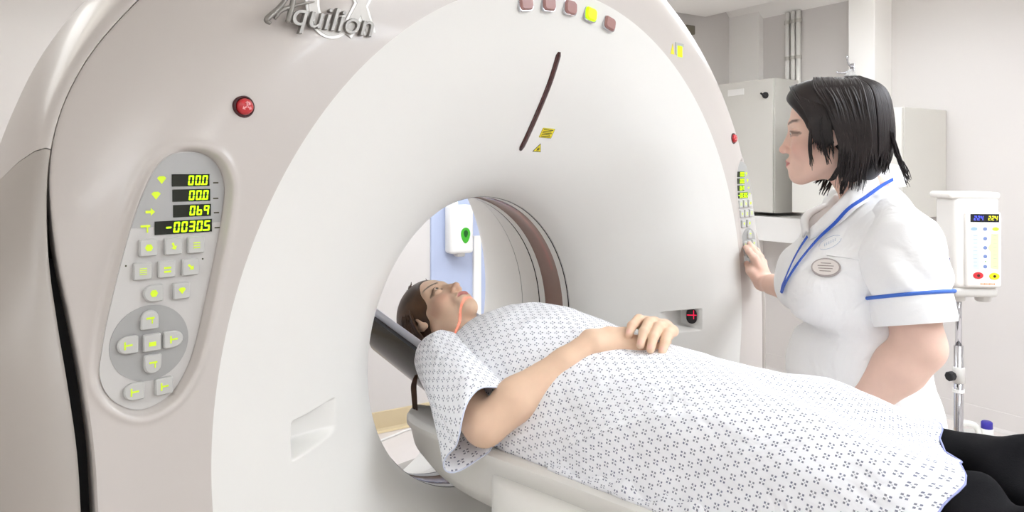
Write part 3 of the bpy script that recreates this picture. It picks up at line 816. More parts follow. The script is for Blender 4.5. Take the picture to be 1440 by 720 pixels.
cab1 = cabinet('wall_cabinet', 'grey wall cabinet with black lock beside the scanner edge', xf1, er[1], WALL_B - 0.12, z0, z1, (kn[1], kn[2]))
kl = to_room(on_room_x(1035, 130, xf1)); mb = MB(); rbox(mb, xf1 - 0.004, xf1 + 0.001, kl[1] - .07, kl[1] + .07, kl[2] - .022, kl[2] + .022, .001)
mb.build('name_strip', M_white, cab1, smooth=False)
xf2 = WALL_R - 0.46
e = on_room_x(1269, 150, xf2); er2 = to_room(e); z1b = e[2]; z0b = on_room_x(1130, 300, xf2)[2]
e3 = to_room(on_room_x(1113, 280, xf2))
cabinet('wall_cabinet', 'deeper grey wall cabinet behind the standing person in white', xf2, er2[1], min(e3[1], er[1] - 0.01), z0b, z1b)
# white shelf box under the cabinets
zs1, zs0 = z0 - 0.004, on_room_x(1095, 340, xf1)[2]
t = thing('wall_shelf', 'white boxed shelf under the locked grey cabinet', 'shelf', room(xf1 + .15, er[1] + 0.1, zs0))
mb = MB(); rbox(mb, xf1 - 0.02, xf1 + 0.0, er2[1] + .3, WALL_B - 0.12, zs0, zs1 - .02, 0.003); mb.build('front_board', M_white, t, smooth=False)
mb = MB(); rbox(mb, xf1 + .001, WALL_R - .002, er2[1] + .3, WALL_B - 0.12, zs0 + .01, zs1 - .02, 0.003); mb.build('board', M_white, t, smooth=False)
# conduits
for i, px in enumerate((1106, 1114, 1121.5)):
    q = to_room(on_room_x(px, 60, WALL_R - 0.03)); c = room(WALL_R - 0.02, q[1], 0)
    t = thing('conduit_pipe', ['leftmost of three thin white pipes on the wall', 'middle one of three thin white pipes on the wall', 'rightmost of three thin white pipes on the wall'][i], 'pipe', room(WALL_R - 0.02, q[1], z0), group='white conduits above the cabinets')
    mb = MB(); mb.tube([c + UPV * z0, c + UPV * (CEIL - 0.1)], 0.016, 12); mb.build('pipe', M_wall_white, t)
    for zz_ in (2.2, 2.45):
        mb = MB(); mb.lathe([(.0165, -.012), (.021, -.012), (.021, .012), (.0165, .012)], c + UPV * zz_, UPV, 14); mb.build('clip', M_cab_edge, t, sharp=40)
# hook with a clear bag, on the column
h = on_room_x(1199, 95, COL_FRONT); hr = to_room(h)
t = thing('wall_hook', 'small chrome double hook high on the white column', 'hook', h)
fr = lambda a, b, c: room(COL_FRONT - a, hr[1] + b, hr[2] + c)
mb = MB(); mb.box((0, 0, 0), (.006, .03, .05), .002, fr=(fr(.003, 0, 0), np.stack([RX, RY, UPV], 1))); mb.build('back_plate', M_chrome, t, smooth=False)
mb = MB(); mb.tube(catmull([fr(.004, 0, .005), fr(.03, 0, .01), fr(.05, .0, .035), fr(.055, 0, .055)], 6), .006, 8); mb.lathe([(.0, .012), (.008, .008), (.011, 0), (.008, -.008), (0, -.012)], fr(.055, 0, .06), UPV, 12); mb.build('upper_prong', M_chrome, t)
mb = MB(); mb.tube(catmull([fr(.004, 0, -.01), fr(.03, .03, -.03), fr(.045, .06, -.03), fr(.05, .075, -.02)], 6), .006, 8); mb.build('lower_prong', M_chrome, t)
t2 = thing('plastic_bag', 'clear crumpled plastic bag hanging from the chrome hook', 'plastic bag', fr(.03, .02, -.20))
M_bag = mat('clear_bag', (236, 236, 234), 0.35, alpha=0.42)
G = []
for i, s in enumerate(np.linspace(0, 1, 12)):
    w = .012 + .075 * s ** .7
    G.append([fr(.034 + (.006 + .03 * s ** .8) * math.sin(a) + .004 * math.sin(5 * a + 4 * s), -.01 + w * math.cos(a), -.02 - .18 * s + .008 * math.sin(3 * a)) for a in np.linspace(0, 2 * PI, 25)[:-1]])
mb = MB(); mb.grid(G, closed_u=True); mb.build('bag_film', M_bag, t2)
# dark fitting on the back wall, mostly behind the scanner edge
q = to_room(on_room_y(967, 43, WALL_B)); mb = MB(); rbox(mb, q[0] - .06, q[0] + .026, WALL_B - .05, WALL_B - .001, q[2] - .035, q[2] + .03, .006)
o = mb.build('wall_box', mat('box_olive', (112, 106, 92), 0.5)); tag(o, 'small dark grey box high on the back wall at the scanner edge', 'box')
# soap dispenser on the blue strip
c = on_room_y(646, 322, WALL_B - 0.06); q = to_room(c); D = depth_of(c); W_, H_ = 34 / FPX * D * 1.08, 68 / FPX * D
t = thing('soap_dispenser', 'white soap dispenser with green drop window on the blue strip', 'dispenser', room(q[0], WALL_B - .06, q[2] - H_ / 2))
mb = MB(); rbox(mb, q[0] - W_ / 2, q[0] + W_ / 2, WALL_B - .10, WALL_B - .013, q[2] - H_ / 2, q[2] + H_ / 2, .02, 4); mb.build('body', M_white, t)
mb = MB(); rbox(mb, q[0] - .025, q[0] + .025, WALL_B - .085, WALL_B - .03, q[2] - H_ / 2 - .018, q[2] - H_ / 2 + .01, .006, 2); mb.build('nozzle', M_panel, t)
mb = MB(); rbox(mb, q[0] - W_ * .3, q[0] - W_ * .05, WALL_B - .06, WALL_B - .014, q[2] + H_ / 2 - .005, q[2] + H_ / 2 + .02, .004, 2); mb.build('lid_catch', M_white, t)
drop = np.array([(.029 * math.sin(a) * (1 - .25 * math.cos(a)), -.045 * math.cos(a) * 1.0) for a in np.linspace(0, 2 * PI, 28, endpoint=False)])
oc = room(q[0] + W_ * .12, WALL_B - .1005, q[2] - .035)
mb = MB(); mb.prism(drop, oc, RX, UPV, -RY, -.002, .003, .001); mb.build('drop_window', M_dispgreen, t, smooth=False)
mb = MB(); mb.prism(drop * .45, oc + UPV * .01, RX, UPV, -RY, .003, .0036); mb.build('drop_mark', M_dispdark, t, smooth=False)
# cable on the floor behind the scanner
pts = [on_z(505, 634, 0.006), on_z(530, 622, 0.006), on_z(552, 613, 0.006), on_z(575, 604, 0.006), on_z(600, 601, .006)]
mb = MB(); mb.tube(catmull(pts, 8), 0.006, 8); o = mb.build('floor_cable', M_white); tag(o, 'white cable lying on the floor behind the scanner', 'cable')
# ------------------------------------------------------------------ smooth solid modelling on a stretched grid
class Solid:
    def __init__(s, axes):
        s.ax = [np.asarray(a, float) for a in axes]; s.D = np.full([len(a) for a in s.ax], 9.0)
    def apply(s, f, lo, hi, k, op):
        sl = []
        for a, l, h in zip(s.ax, lo, hi):
            i, j = np.searchsorted(a, l), np.searchsorted(a, h)
            if j <= i: return s
            sl.append(slice(max(i - 1, 0), j + 1))
        X, Y, Z = np.meshgrid(*[a[q] for a, q in zip(s.ax, sl)], indexing='ij', sparse=True)
        d = f(X, Y, Z); o = s.D[tuple(sl)]
        if op == 'sub': d = -d; r = -s.smin(-o, -d, k)
        else: r = s.smin(o, d, k)
        s.D[tuple(sl)] = r; return s
    @staticmethod
    def smin(a, b, k):
        if k <= 0: return np.minimum(a, b)
        h = np.maximum(k - np.abs(a - b), 0) / k; return np.minimum(a, b) - h * h * k * 0.25
    def cone(s, a, b, ra, rb, k=0.01, op='add'):
        a, b = np.asarray(a, float), np.asarray(b, float); e = b - a; L = max(e.dot(e), 1e-12); m = max(ra, rb) + k + 0.012
        def f(X, Y, Z):
            t = np.clip(((X - a[0]) * e[0] + (Y - a[1]) * e[1] + (Z - a[2]) * e[2]) / L, 0, 1)
            return np.sqrt((X - a[0] - t * e[0]) ** 2 + (Y - a[1] - t * e[1]) ** 2 + (Z - a[2] - t * e[2]) ** 2) - (ra + (rb - ra) * t)
        return s.apply(f, np.minimum(a, b) - m, np.maximum(a, b) + m, k, op)
    def chain(s, pts, rad, k=0.006):
        for i in range(len(pts) - 1): s.cone(pts[i], pts[i + 1], rad[i], rad[i + 1], k)
        return s
    def ball(s, c, r, A=None, k=0.01, op='add'):
        """ellipsoid with radii r in frame A (columns are its axes)"""
        c = np.asarray(c, float); r = np.broadcast_to(np.asarray(r, float), (3,)); A = np.eye(3) if A is None else np.asarray(A)
        m = r.max() + k + 0.012
        def f(X, Y, Z):
            x, y, z = X - c[0], Y - c[1], Z - c[2]
            q = [A[0, i] * x + A[1, i] * y + A[2, i] * z for i in range(3)]
            k0 = np.sqrt(sum((q[i] / r[i]) ** 2 for i in range(3))); k1 = np.sqrt(sum((q[i] / r[i] ** 2) ** 2 for i in range(3)))
            return k0 * (k0 - 1) / np.maximum(k1, 1e-6)
        return s.apply(f, c - m, c + m, k, op)
    def half(s, p, n, k=0.002, lo=None, hi=None):
        """cut away the side that n points to"""
        p, n = np.asarray(p, float), np.asarray(n, float)
        f = lambda X, Y, Z: -((X - p[0]) * n[0] + (Y - p[1]) * n[1] + (Z - p[2]) * n[2])
        lo = [a[0] for a in s.ax] if lo is None else lo; hi = [a[-1] for a in s.ax] if hi is None else hi
        return s.apply(f, lo, hi, k, 'sub')
    def warp(s, f):
        X, Y, Z = np.meshgrid(*s.ax, indexing='ij', sparse=True); s.D = np.where(np.abs(s.D) < 0.05, s.D + f(X, Y, Z), s.D); return s
    def mesh(s):
        D = s.D.copy()
        D[0], D[-1], D[:, 0], D[:, -1], D[:, :, 0], D[:, :, -1] = 1, 1, 1, 1, 1, 1
        D = np.clip(D, -0.02, 0.02); I = D < 0
        nx, ny, nz = D.shape
        cnt = np.zeros((nx - 1, ny - 1, nz - 1), np.int8)
        for dx in (0, 1):
            for dy in (0, 1):
                for dz in (0, 1): cnt += I[dx:nx - 1 + dx, dy:ny - 1 + dy, dz:nz - 1 + dz]
        cells = np.argwhere((cnt > 0) & (cnt < 8))
        vid = np.full(cnt.shape, -1, np.int64); vid[tuple(cells.T)] = np.arange(len(cells))
        acc = np.zeros((len(cells), 3)); num = np.zeros(len(cells))
        cor = [(a, b, c) for a in (0, 1) for b in (0, 1) for c in (0, 1)]
        val = {c: D[cells[:, 0] + c[0], cells[:, 1] + c[1], cells[:, 2] + c[2]] for c in cor}
        for c in cor:
            for ax in range(3):
                if c[ax]: continue
                e = list(c); e[ax] = 1; e = tuple(e); v0, v1 = val[c], val[e]; m = (v0 < 0) != (v1 < 0)
                t = v0[m] / (v0[m] - v1[m]); p = np.tile(np.array(c, float), (m.sum(), 1)); p[:, ax] += t
                acc[m] += p; num[m] += 1
        pos = cells + acc / num[:, None]
        V = np.stack([np.interp(pos[:, i], np.arange(len(s.ax[i])), s.ax[i]) for i in range(3)], 1)
        F = []
        for ax in range(3):
            a, b = [i for i in range(3) if i != ax]
            sl0 = [slice(None)] * 3; sl1 = [slice(None)] * 3; sl0[ax] = slice(0, -1); sl1[ax] = slice(1, None)
            m = I[tuple(sl0)] != I[tuple(sl1)]; E = np.argwhere(m); neg = I[tuple(E.T)]
            q = []
            for da, db in ((-1, -1), (0, -1), (0, 0), (-1, 0)):
                w = E.copy(); w[:, a] += da; w[:, b] += db; q.append(vid[tuple(w.T)])
            q = np.stack(q, 1); flip = neg if ax != 1 else ~neg
            q[~flip] = q[~flip][:, ::-1]; F.append(q)
        return V, np.vstack(F)
def axis(lo, hi, coarse, fine=()):
    """grid line positions, fine=[(a,b,step)] are refined stretches"""
    out = [lo]
    while out[-1] < hi:
        x = out[-1]; st = coarse
        for a, b, f in fine:
            if a <= x < b: st = min(st, f)
            elif x < a and x + st > a: st = min(st, max(a - x, f))
        out.append(x + st)
    return np.array(out)
def smooth_mesh(V, F, it=1, w=0.5):
    E = np.vstack([F[:, [0, 1]], F[:, [1, 2]], F[:, [2, 3]], F[:, [3, 0]]])
    for _ in range(it):
        S = np.zeros_like(V); n = np.zeros(len(V))
        np.add.at(S, E[:, 0], V[E[:, 1]]); np.add.at(n, E[:, 0], 1)
        V = V + w * (S / np.maximum(n, 1)[:, None] - V)
    return V

# ------------------------------------------------------------------ heads
def frame(O, fwd, up):
    fwd, up = np.asarray(fwd, float), np.asarray(up, float); fwd = fwd / np.linalg.norm(fwd)
    up = up - fwd * up.dot(fwd); up /= np.linalg.norm(up); Yl = -fwd; X = np.cross(Yl, up)
    return np.asarray(O, float), np.stack([X, Yl, up], 1)
def L2W(fr, p): return fr[0] + np.asarray(p, float) @ fr[1].T
def W2L(fr, p): return (np.asarray(p) - fr[0]) @ fr[1]
def head(S, fr, plump=0.0, neck_to=None, neck_r=(0.052, 0.056)):
    w = lambda *p: L2W(fr, p); A = fr[1]
    S.ball(w(0, .014, .036), (.073, .093, .084), A, k=.01)
    S.ball(w(0, -.026, -.026), (.059 + plump, .059, .083), A, k=.012)
    S.ball(w(0, -.03, .045), (.056, .050, .044), A, k=.012)                       # forehead
    for sx in (-1, 1):
        S.cone(w(0, -.060, -.092), w(sx * .048, .004, -.056), .020 + plump, .018 + plump, k=.018)   # jaw
        S.ball(w(sx * .036, -.050, -.036), .024 + plump, k=.014)                  # cheek
        S.cone(w(sx * .008, -.076, .022), w(sx * .042, -.058, .020), .010, .011, k=.016)  # brow
    S.ball(w(0, -.066, -.098), (.019, .018, .016), A, k=.016)                    # chin
    S.ball(w(0, -.076, -.068), (.028, .014, .020), A, k=.016)                    # mouth mound
    for sx in (-1, 1): S.ball(w(sx * .032, -.092, .001), (.017, .016, .0125), A, k=.014, op='sub')
    S.cone(w(0, -.078, .010), w(0, -.097, -.033), .0070, .0090, k=.011)           # nose
    S.ball(w(0, -.1005, -.0365), .0092, k=.006)
    for sx in (-1, 1):
        S.ball(w(sx * .0115, -.089, -.040), (.0068, .009, .0062), A, k=.005)
        S.ball(w(sx * .0065, -.094, -.0475), (.0032, .0045, .003), A, k=.002, op='sub')
    # lips
    S.ball(w(0, -.0885, -.0635), (.0205, .0075, .0052), A, k=.005)
    S.ball(w(0, -.0870, -.0755), (.0175, .0080, .0058), A, k=.005)
    S.cone(w(-.021, -.083, -.0692), w(0, -.0985, -.0692), .0012, .0016, k=.003, op='sub')
    S.cone(w(.021, -.083, -.0692), w(0, -.0985, -.0692), .0012, .0016, k=.003, op='sub')
    for sx in (-1, 1):
        S.ball(w(sx * .031, -.0715, .0), .0138, k=.003)                            # lid
        S.ball(w(sx * .0315, -.087, -.0005), (.0115, .010, .0036), A, k=.002, op='sub')   # eye opening
        # ear
        Ae = A @ np.array(Matrix.Rotation(math.radians(18 * sx), 3, 'Z')) @ np.array(Matrix.Rotation(math.radians(-12), 3, 'X'))
        S.ball(w(sx * .0735, .016, -.004), (.0065, .0175, .0285), Ae, k=.006)
        S.ball(w(sx * .0815, .012, .002), (.0055, .010, .016), Ae, k=.004, op='sub')
        S.ball(w(sx * .0725, .006, -.028), (.005, .008, .009), A, k=.006)
    S.cone(w(0, .022, -.045), w(0, .030, -.125) if neck_to is None else neck_to, neck_r[0], neck_r[1], k=.022)
def face_colors(V, fr, base, lip, brow, blush, hairline=None):
    L = W2L(fr, V); x, y, z = np.abs(L[:, 0]), L[:, 1], L[:, 2]
    C = np.tile(np.array(lin(base)[:3]), (len(V), 1))
    def mix(m, col): 
        nonlocal C; C = C * (1 - m[:, None]) + np.array(lin(col)[:3]) * m[:, None]
    near = (np.abs(L).max(1) < 0.14).astype(float)
    mix(near * 0.55 * np.exp(-(((x - .042) / .022) ** 2 + ((z + .036) / .02) ** 2)) * (y < -.02), blush)
    mix(near * 0.22 * np.exp(-((x / .016) ** 2 + ((z + .038) / .012) ** 2)) * (y < -.085), blush)
    zl = -.0692; lipm = sstep(1.0, .75, np.sqrt((x / .0235) ** 2 + ((z - zl) / (.0125 - .004 * (x / .02))) ** 2)) * (y < -.074)
    mix(near * lipm * .85, lip)
    bz = .0235 + .006 * np.sin(np.clip((x - .01) / .045, 0, 1) * PI * .75)
    mix(near * .85 * sstep(.0046, .0022, np.abs(z - bz)) * sstep(.009, .014, x) * sstep(.056, .046, x) * (y < -.03), brow)
    ez = np.sqrt(((x - .0315) / .0155) ** 2 + ((z + .0005) / .0068) ** 2)
    mix(near * .75 * sstep(.35, .15, np.abs(ez - .92)) * (y < -.055) * np.where(z > -.001, 1.0, .55), brow)
    return C
def eyes(person, fr, iris=(70, 84, 96), look=(0, 0)):
    Mw = mat('eye_white', (222, 216, 210), 0.15, var=0.0); Mi = mat('iris_dark', (48, 44, 40), 0.1, var=0)
    for sx in (-1, 1):
        c = L2W(fr, (sx * .031, -.0700, .0)); d = fr[1] @ np.array([look[0], -1.0, look[1]]); d /= np.linalg.norm(d)
        e = thing('eye', None, None); e.parent = person; e.location = c - world_loc(person)
        a = np.linspace(0, PI, 15); mb = MB(); mb.lathe([(.0127 * math.sin(t), .0127 * math.cos(t)) for t in a], c, d, 20); mb.build('eyeball', Mw, e)
        mb = MB(); mb.lathe([(0, .01315), (.003, .0130), (.0055, .0119), (.0056, .0112)], c, d, 18); mb.build('iris', Mi, e)
def strands(name, paths, m, parent, seg=6):
    mb = MB()
    for pts, r0, r1 in paths:
        q = catmull(pts, 6); t = np.linspace(0, 1, len(q))
        rad = np.maximum(r0 * (1 - t ** 3) + r1 * t ** 3, 0.0004) * np.minimum(1, 0.35 + t * 6)
        mb.tube(q, rad, seg)
    return mb.build(name, m, parent)
SKIN = (232, 198, 170)
M_skin = mat('skin', SKIN, 0.5, var=0.05, scale=40, attr='Col', sss=0.08, bump=0.03, bscale=300, spec=0.35)
def hairmat(name, c0, c1):
    m = mat(name, c0, 0.42, var=0.0, spec=0.45)
    nt = m.node_tree; b = nt.nodes['Principled BSDF']; tc = nt.nodes.new('ShaderNodeTexCoord')
    nz = nt.nodes.new('ShaderNodeTexNoise'); nz.inputs['Scale'].default_value = 16; nz.inputs['Detail'].default_value = 4
    nt.links.new(tc.outputs['Object'], nz.inputs['Vector'])
    cr_ = nt.nodes.new('ShaderNodeValToRGB'); cr_.color_ramp.elements[0].position = .35; cr_.color_ramp.elements[1].position = .68
    cr_.color_ramp.elements[0].color = lin(c0); cr_.color_ramp.elements[1].color = lin(c1)
    nt.links.new(nz.outputs['Fac'], cr_.inputs['Fac']); nt.links.new(cr_.outputs['Color'], b.inputs['Base Color'])
    return m
M_hair_brown = hairmat('hair_brown', (62, 42, 29), (92, 66, 44))
M_hair_dark = hairmat('hair_dark', (26, 21, 21), (44, 36, 35))

# ------------------------------------------------------------------ the patient
patient = thing('person', 'person lying on the couch in a white patterned hospital gown, hands folded', 'person', (0, -0.2, 0.83))
TILT = math.radians(15)
HF = frame((0, .455, 1.036), (0.03, -math.sin(TILT), math.cos(TILT)), (0, math.cos(TILT), math.sin(TILT)))
ax = axis(-.36, .36, .009, [(-.105, .105, .0026)])
ay = axis(-1.22, .60, .010, [(.27, .585, .0026), (-.30, -.08, .0026)])
az = axis(.84, 1.175, .006, [(.93, 1.165, .0027)])
S = Solid((ax, ay, az))
head(S, HF, 0.0, neck_to=(0, .285, .965))
# trunk and legs (under the gown and the trousers)
S.ball((0, .10, .955), (.165, .22, .095), k=.03); S.ball((0, -.12, .945), (.150, .18, .085), k=.05); S.ball((0, -.27, .935), (.170, .15, .085), k=.05)
S.cone((0, .285, .965), (0, .20, .955), .056, .075, k=.04)
for sx in (-1, 1):
    S.cone((sx * .05, .24, .965), (sx * .165, .245, .975), .05, .052, k=.03)
    S.ball((sx * .07, .13, 1.02), (.06, .065, .05), k=.03)
    S.cone((sx * .085, -.28, .935), (sx * .095, -.66, .915), .072, .052, k=.04)
    S.cone((sx * .095, -.66, .915), (sx * .085, -1.08, .905), .052, .036, k=.02)
    S.cone((sx * .085, -1.08, .895), (sx * .09, -1.14, .96), .036, .026, k=.02)
# near (right) arm
ELB = np.array([-.266, .010, .914]); WR = np.array([-.085, -.115, 1.070])
S.cone((-.175, .25, .975), ELB + (.0, .01, .0), .050, .041, k=.02)
S.chain([ELB, ELB + (WR - ELB) * .3 + (0, .003, .004), ELB + (WR - ELB) * .75, WR], [.040, .0435, .031, .0255], k=.014)
KN_R = [np.array(p) for p in ((-.030, -.150, 1.078), (-.022, -.166, 1.074), (-.018, -.182, 1.066), (-.020, -.196, 1.056))]
for i, q in enumerate(KN_R):
    S.cone(WR + np.array([.008, -.008, .002 - .004 * i]), q, .017, .0125, k=.016)
for i, q in enumerate(KN_R):      # fingers run on under the other hand
    S.chain([q, q + np.array([.028, -.030, -.004]), q + np.array([.044, -.052, -.016])], [.0098, .0088, .0076], k=.004)
S.chain([WR + np.array([.006, .012, .010]), np.array([-.040, -.128, 1.086]), np.array([.004, -.150, 1.086])], [.015, .0115, .0095], k=.010)
# far (left) arm, its fingers laid over the near hand
ELF = np.array([.268, .0, .925]); WF = np.array([.135, -.150, 1.066])
S.cone((.175, .25, .975), ELF, .050, .041, k=.02)
S.chain([ELF, ELF + (WF - ELF) * .3, ELF + (WF - ELF) * .75, WF], [.040, .042, .031, .0255], k=.014)
KN_L = [np.array(p) for p in ((.038, -.166, 1.103), (.040, -.188, 1.104), (.042, -.210, 1.099), (.046, -.229, 1.091))]
TIP = [((.012, -.168, 1.112), (-.020, -.172, 1.104), (-.036, -.176, 1.090)),
       ((.010, -.194, 1.110), (-.024, -.203, 1.096), (-.046, -.210, 1.075)),
       ((.012, -.215, 1.103), (-.020, -.224, 1.088), (-.040, -.230, 1.068)),
       ((.018, -.234, 1.092), (-.006, -.242, 1.078), (-.022, -.246, 1.063))]
for q in KN_L: S.cone(WF + np.array([-.010, -.008, .002]), q, .017, .0125, k=.016)
for q, t in zip(KN_L, TIP):
    S.chain([q] + [np.array(p) for p in t], [.0118, .0112, .0100, .0084], k=.003)
S.chain([WF + np.array([-.012, .014, .008]), np.array([.070, -.138, 1.088]), np.array([.034, -.146, 1.094])], [.015, .0112, .0092], k=.010)
V, F = S.mesh(); V = smooth_mesh(V, F, 1, .4)
C = face_colors(V, HF, SKIN, (196, 112, 112), (70, 48, 36), (214, 150, 128))
for t, rn in zip(TIP, (.0065, .0068, .0066, .006)):                      # nails
    a, b = np.array(t[1]), np.array(t[2]); dr = (b - a) / np.linalg.norm(b - a); c = b + np.array([-.003, 0, .006])
    m_ = np.exp(-(np.linalg.norm(V - c, axis=1) / rn) ** 4) * .6; C = C * (1 - m_[:, None]) + np.array(lin((238, 186, 178))[:3]) * m_[:, None]
mk('body', V, F, M_skin, patient, colors=C)
eyes(patient, HF, look=(.05, .10))
# hair: a cap over the skull, combed back, strands over it
S = Solid((axis(-.12, .12, .004), axis(.38, .64, .004), axis(.88, 1.20, .004)))
w = lambda *p: L2W(HF, p)
S.ball(w(0, .020, .040), (.085, .102, .094), HF[1], k=.005)
S.ball(w(0, .062, -.03), (.074, .055, .085), HF[1], k=.02)
S.ball(w(0, -.120, -.045), (.105, .098, .130), HF[1], k=.012, op='sub')
for sx in (-1, 1): S.ball(w(sx * .085, -.022, -.052), (.04, .030, .055), HF[1], k=.01, op='sub')
V, F = S.mesh(); V = smooth_mesh(V, F, 2, .5)
hair = mk('hair', V, F, M_hair_brown, patient)
paths = []
for sx in (-1, 1):
    for i in range(240):
        t = rng.random(); s = rng.random()
        y0 = -.048 + .05 * t + .006 * rng.standard_normal(); z0 = .112 - .09 * t ** 1.4
        x0 = sx * (.022 + .060 * t + .004 * rng.standard_normal())
        y1, z1 = .05 + .05 * s, .07 - .08 * t
        e = np.array([sx * (.066 - .03 * s), .105 - .03 * s + .01 * rng.random(), -.06 - .05 * rng.random()])
        m1 = np.array([sx * (.089 - .008 * s), (y0 + e[1]) / 2 - .005, .05 - .055 * t]); m2 = np.array([sx * .088, .06 + .02 * rng.random(), -.01 - .03 * t])
        paths.append(([w(x0, y0, z0), w(*m1), w(*m2), w(*e)], .0024, .0008))
for i in range(26):      # temple strands falling behind the ear
    t = rng.random()
    paths.append(([w(-.070, -.022 + .02 * t, .055 - .03 * t), w(-.086, .004 + .012 * t, .01), w(-.086, .030 + .02 * t, -.035), w(-.066, .055 + .02 * t, -.085 - .02 * t)], .0036, .001))
for i in range(16):       # a lock hanging under the shoulder
    a = rng.random() * .009
    paths.append(([np.array([-.145 - a, .372, .925]), np.array([-.154 - a, .366 + a, .900]), np.array([-.164 - a, .352 + a, .878]), np.array([-.172 - a, .338 + a, .850 - .01 * rng.random()])], .0015, .0006))
strands('hair_strands', paths, M_hair_brown, patient)

# gown -------------------------------------------------------------
def gown_material():
    m = mat('gown_print', (248, 249, 253), 0.8, var=0.015, scale=20, sheen=0.1, bump=0.05, bscale=220, wrinkle=0.55)
    nt = m.node_tree; b = nt.nodes['Principled BSDF']; N = nt.nodes.new; Lk = nt.links.new
    def math_(op, a, c=None):
        n = N('ShaderNodeMath'); n.operation = op
        for i, v in enumerate((a, c)):
            if v is None: continue
            if isinstance(v, (int, float)): n.inputs[i].default_value = v
            else: Lk(v, n.inputs[i])
        return n.outputs[0]
    uvn = N('ShaderNodeUVMap'); uvn.uv_map = 'UVMap'; sp = N('ShaderNodeSeparateXYZ'); Lk(uvn.outputs['UV'], sp.inputs[0])
    U, Vv = sp.outputs[0], sp.outputs[1]
    pu, pv = 0.0155, 0.0205
    row = math_('DIVIDE', U, pu); ri = math_('FLOOR', row); par = math_('MODULO', math_('ADD', ri, 1000), 2)
    a = math_('SUBTRACT', math_('FRACT', row), 0.5)
    cv = math_('ADD', math_('DIVIDE', Vv, pv), math_('MULTIPLY', par, 0.5)); bq = math_('SUBTRACT', math_('FRACT', cv), 0.5)
    au, bv = math_('MULTIPLY', a, pu), math_('MULTIPLY', bq, pv)
    def dots(off, half):
        x = math_('ABSOLUTE', math_('SUBTRACT', math_('ABSOLUTE', au), off)); y = math_('ABSOLUTE', math_('SUBTRACT', math_('ABSOLUTE', bv), off))
        return math_('LESS_THAN', math_('MAXIMUM', x, y), half)
    d = math_('MAXIMUM', dots(0.0029, 0.00155), math_('MULTIPLY', dots(0.0, 0.0008), 0.6))
    # two inks, navy and grey
    wn = N('ShaderNodeTexWhiteNoise'); wn.noise_dimensions = '2D'; cb = N('ShaderNodeCombineXYZ'); Lk(math_('FLOOR', math_('MULTIPLY', row, 2)), cb.inputs[0]); Lk(math_('FLOOR', math_('MULTIPLY', cv, 2)), cb.inputs[1]); Lk(cb.outputs[0], wn.inputs['Vector'])
    ink = N('ShaderNodeMix'); ink.data_type = 'RGBA'; Lk(wn.outputs['Value'], ink.inputs[0]); ink.inputs[6].default_value = lin((92, 98, 128)); ink.inputs[7].default_value = lin((120, 122, 132))
    src = b.inputs['Base Color'].links[0].from_socket
    mx = N('ShaderNodeMix'); mx.data_type = 'RGBA'; Lk(math_('MULTIPLY', d, 0.88), mx.inputs[0]); Lk(src, mx.inputs[6]); Lk(ink.outputs[2], mx.inputs[7]); Lk(mx.outputs[2], b.inputs['Base Color'])
    return m
M_gown = gown_material()
M_gown_in = mat('gown_edge', (160, 166, 214), 0.8, var=0.02)
STY = np.array([.335, .318, .295, .262, .20, .143, .05, -.05, -.13, -.20, -.28, -.38, -.48, -.60, -.70, -.765])
STZ = np.array([1.010, 1.034, 1.052, 1.070, 1.093, 1.103, 1.100, 1.083, 1.066, 1.056, 1.052, 1.048, 1.042, 1.030, 1.016, 1.002])
STW = np.array([.075, .098, .145, .185, .205, .212, .216, .218, .222, .226, .228, .228, .230, .232, .234, .236])
STB = np.array([.930, .905, .880, .862, .854, .852, .851, .851, .851, .851, .851, .850, .850, .850, .850, .850])
STN = np.array([2.0, 2.1, 2.2, 2.3, 2.3, 2.2, 2.1, 2.1, 2.15, 2.2, 2.25, 2.3, 2.35, 2.4, 2.5, 2.5])
nv, nu = 230, 150
from mathutils import noise as mnoise
ysg = np.linspace(STY[0], STY[-1], nv); G = np.zeros((nv, nu, 3)); UV = np.zeros((nv, nu, 2))
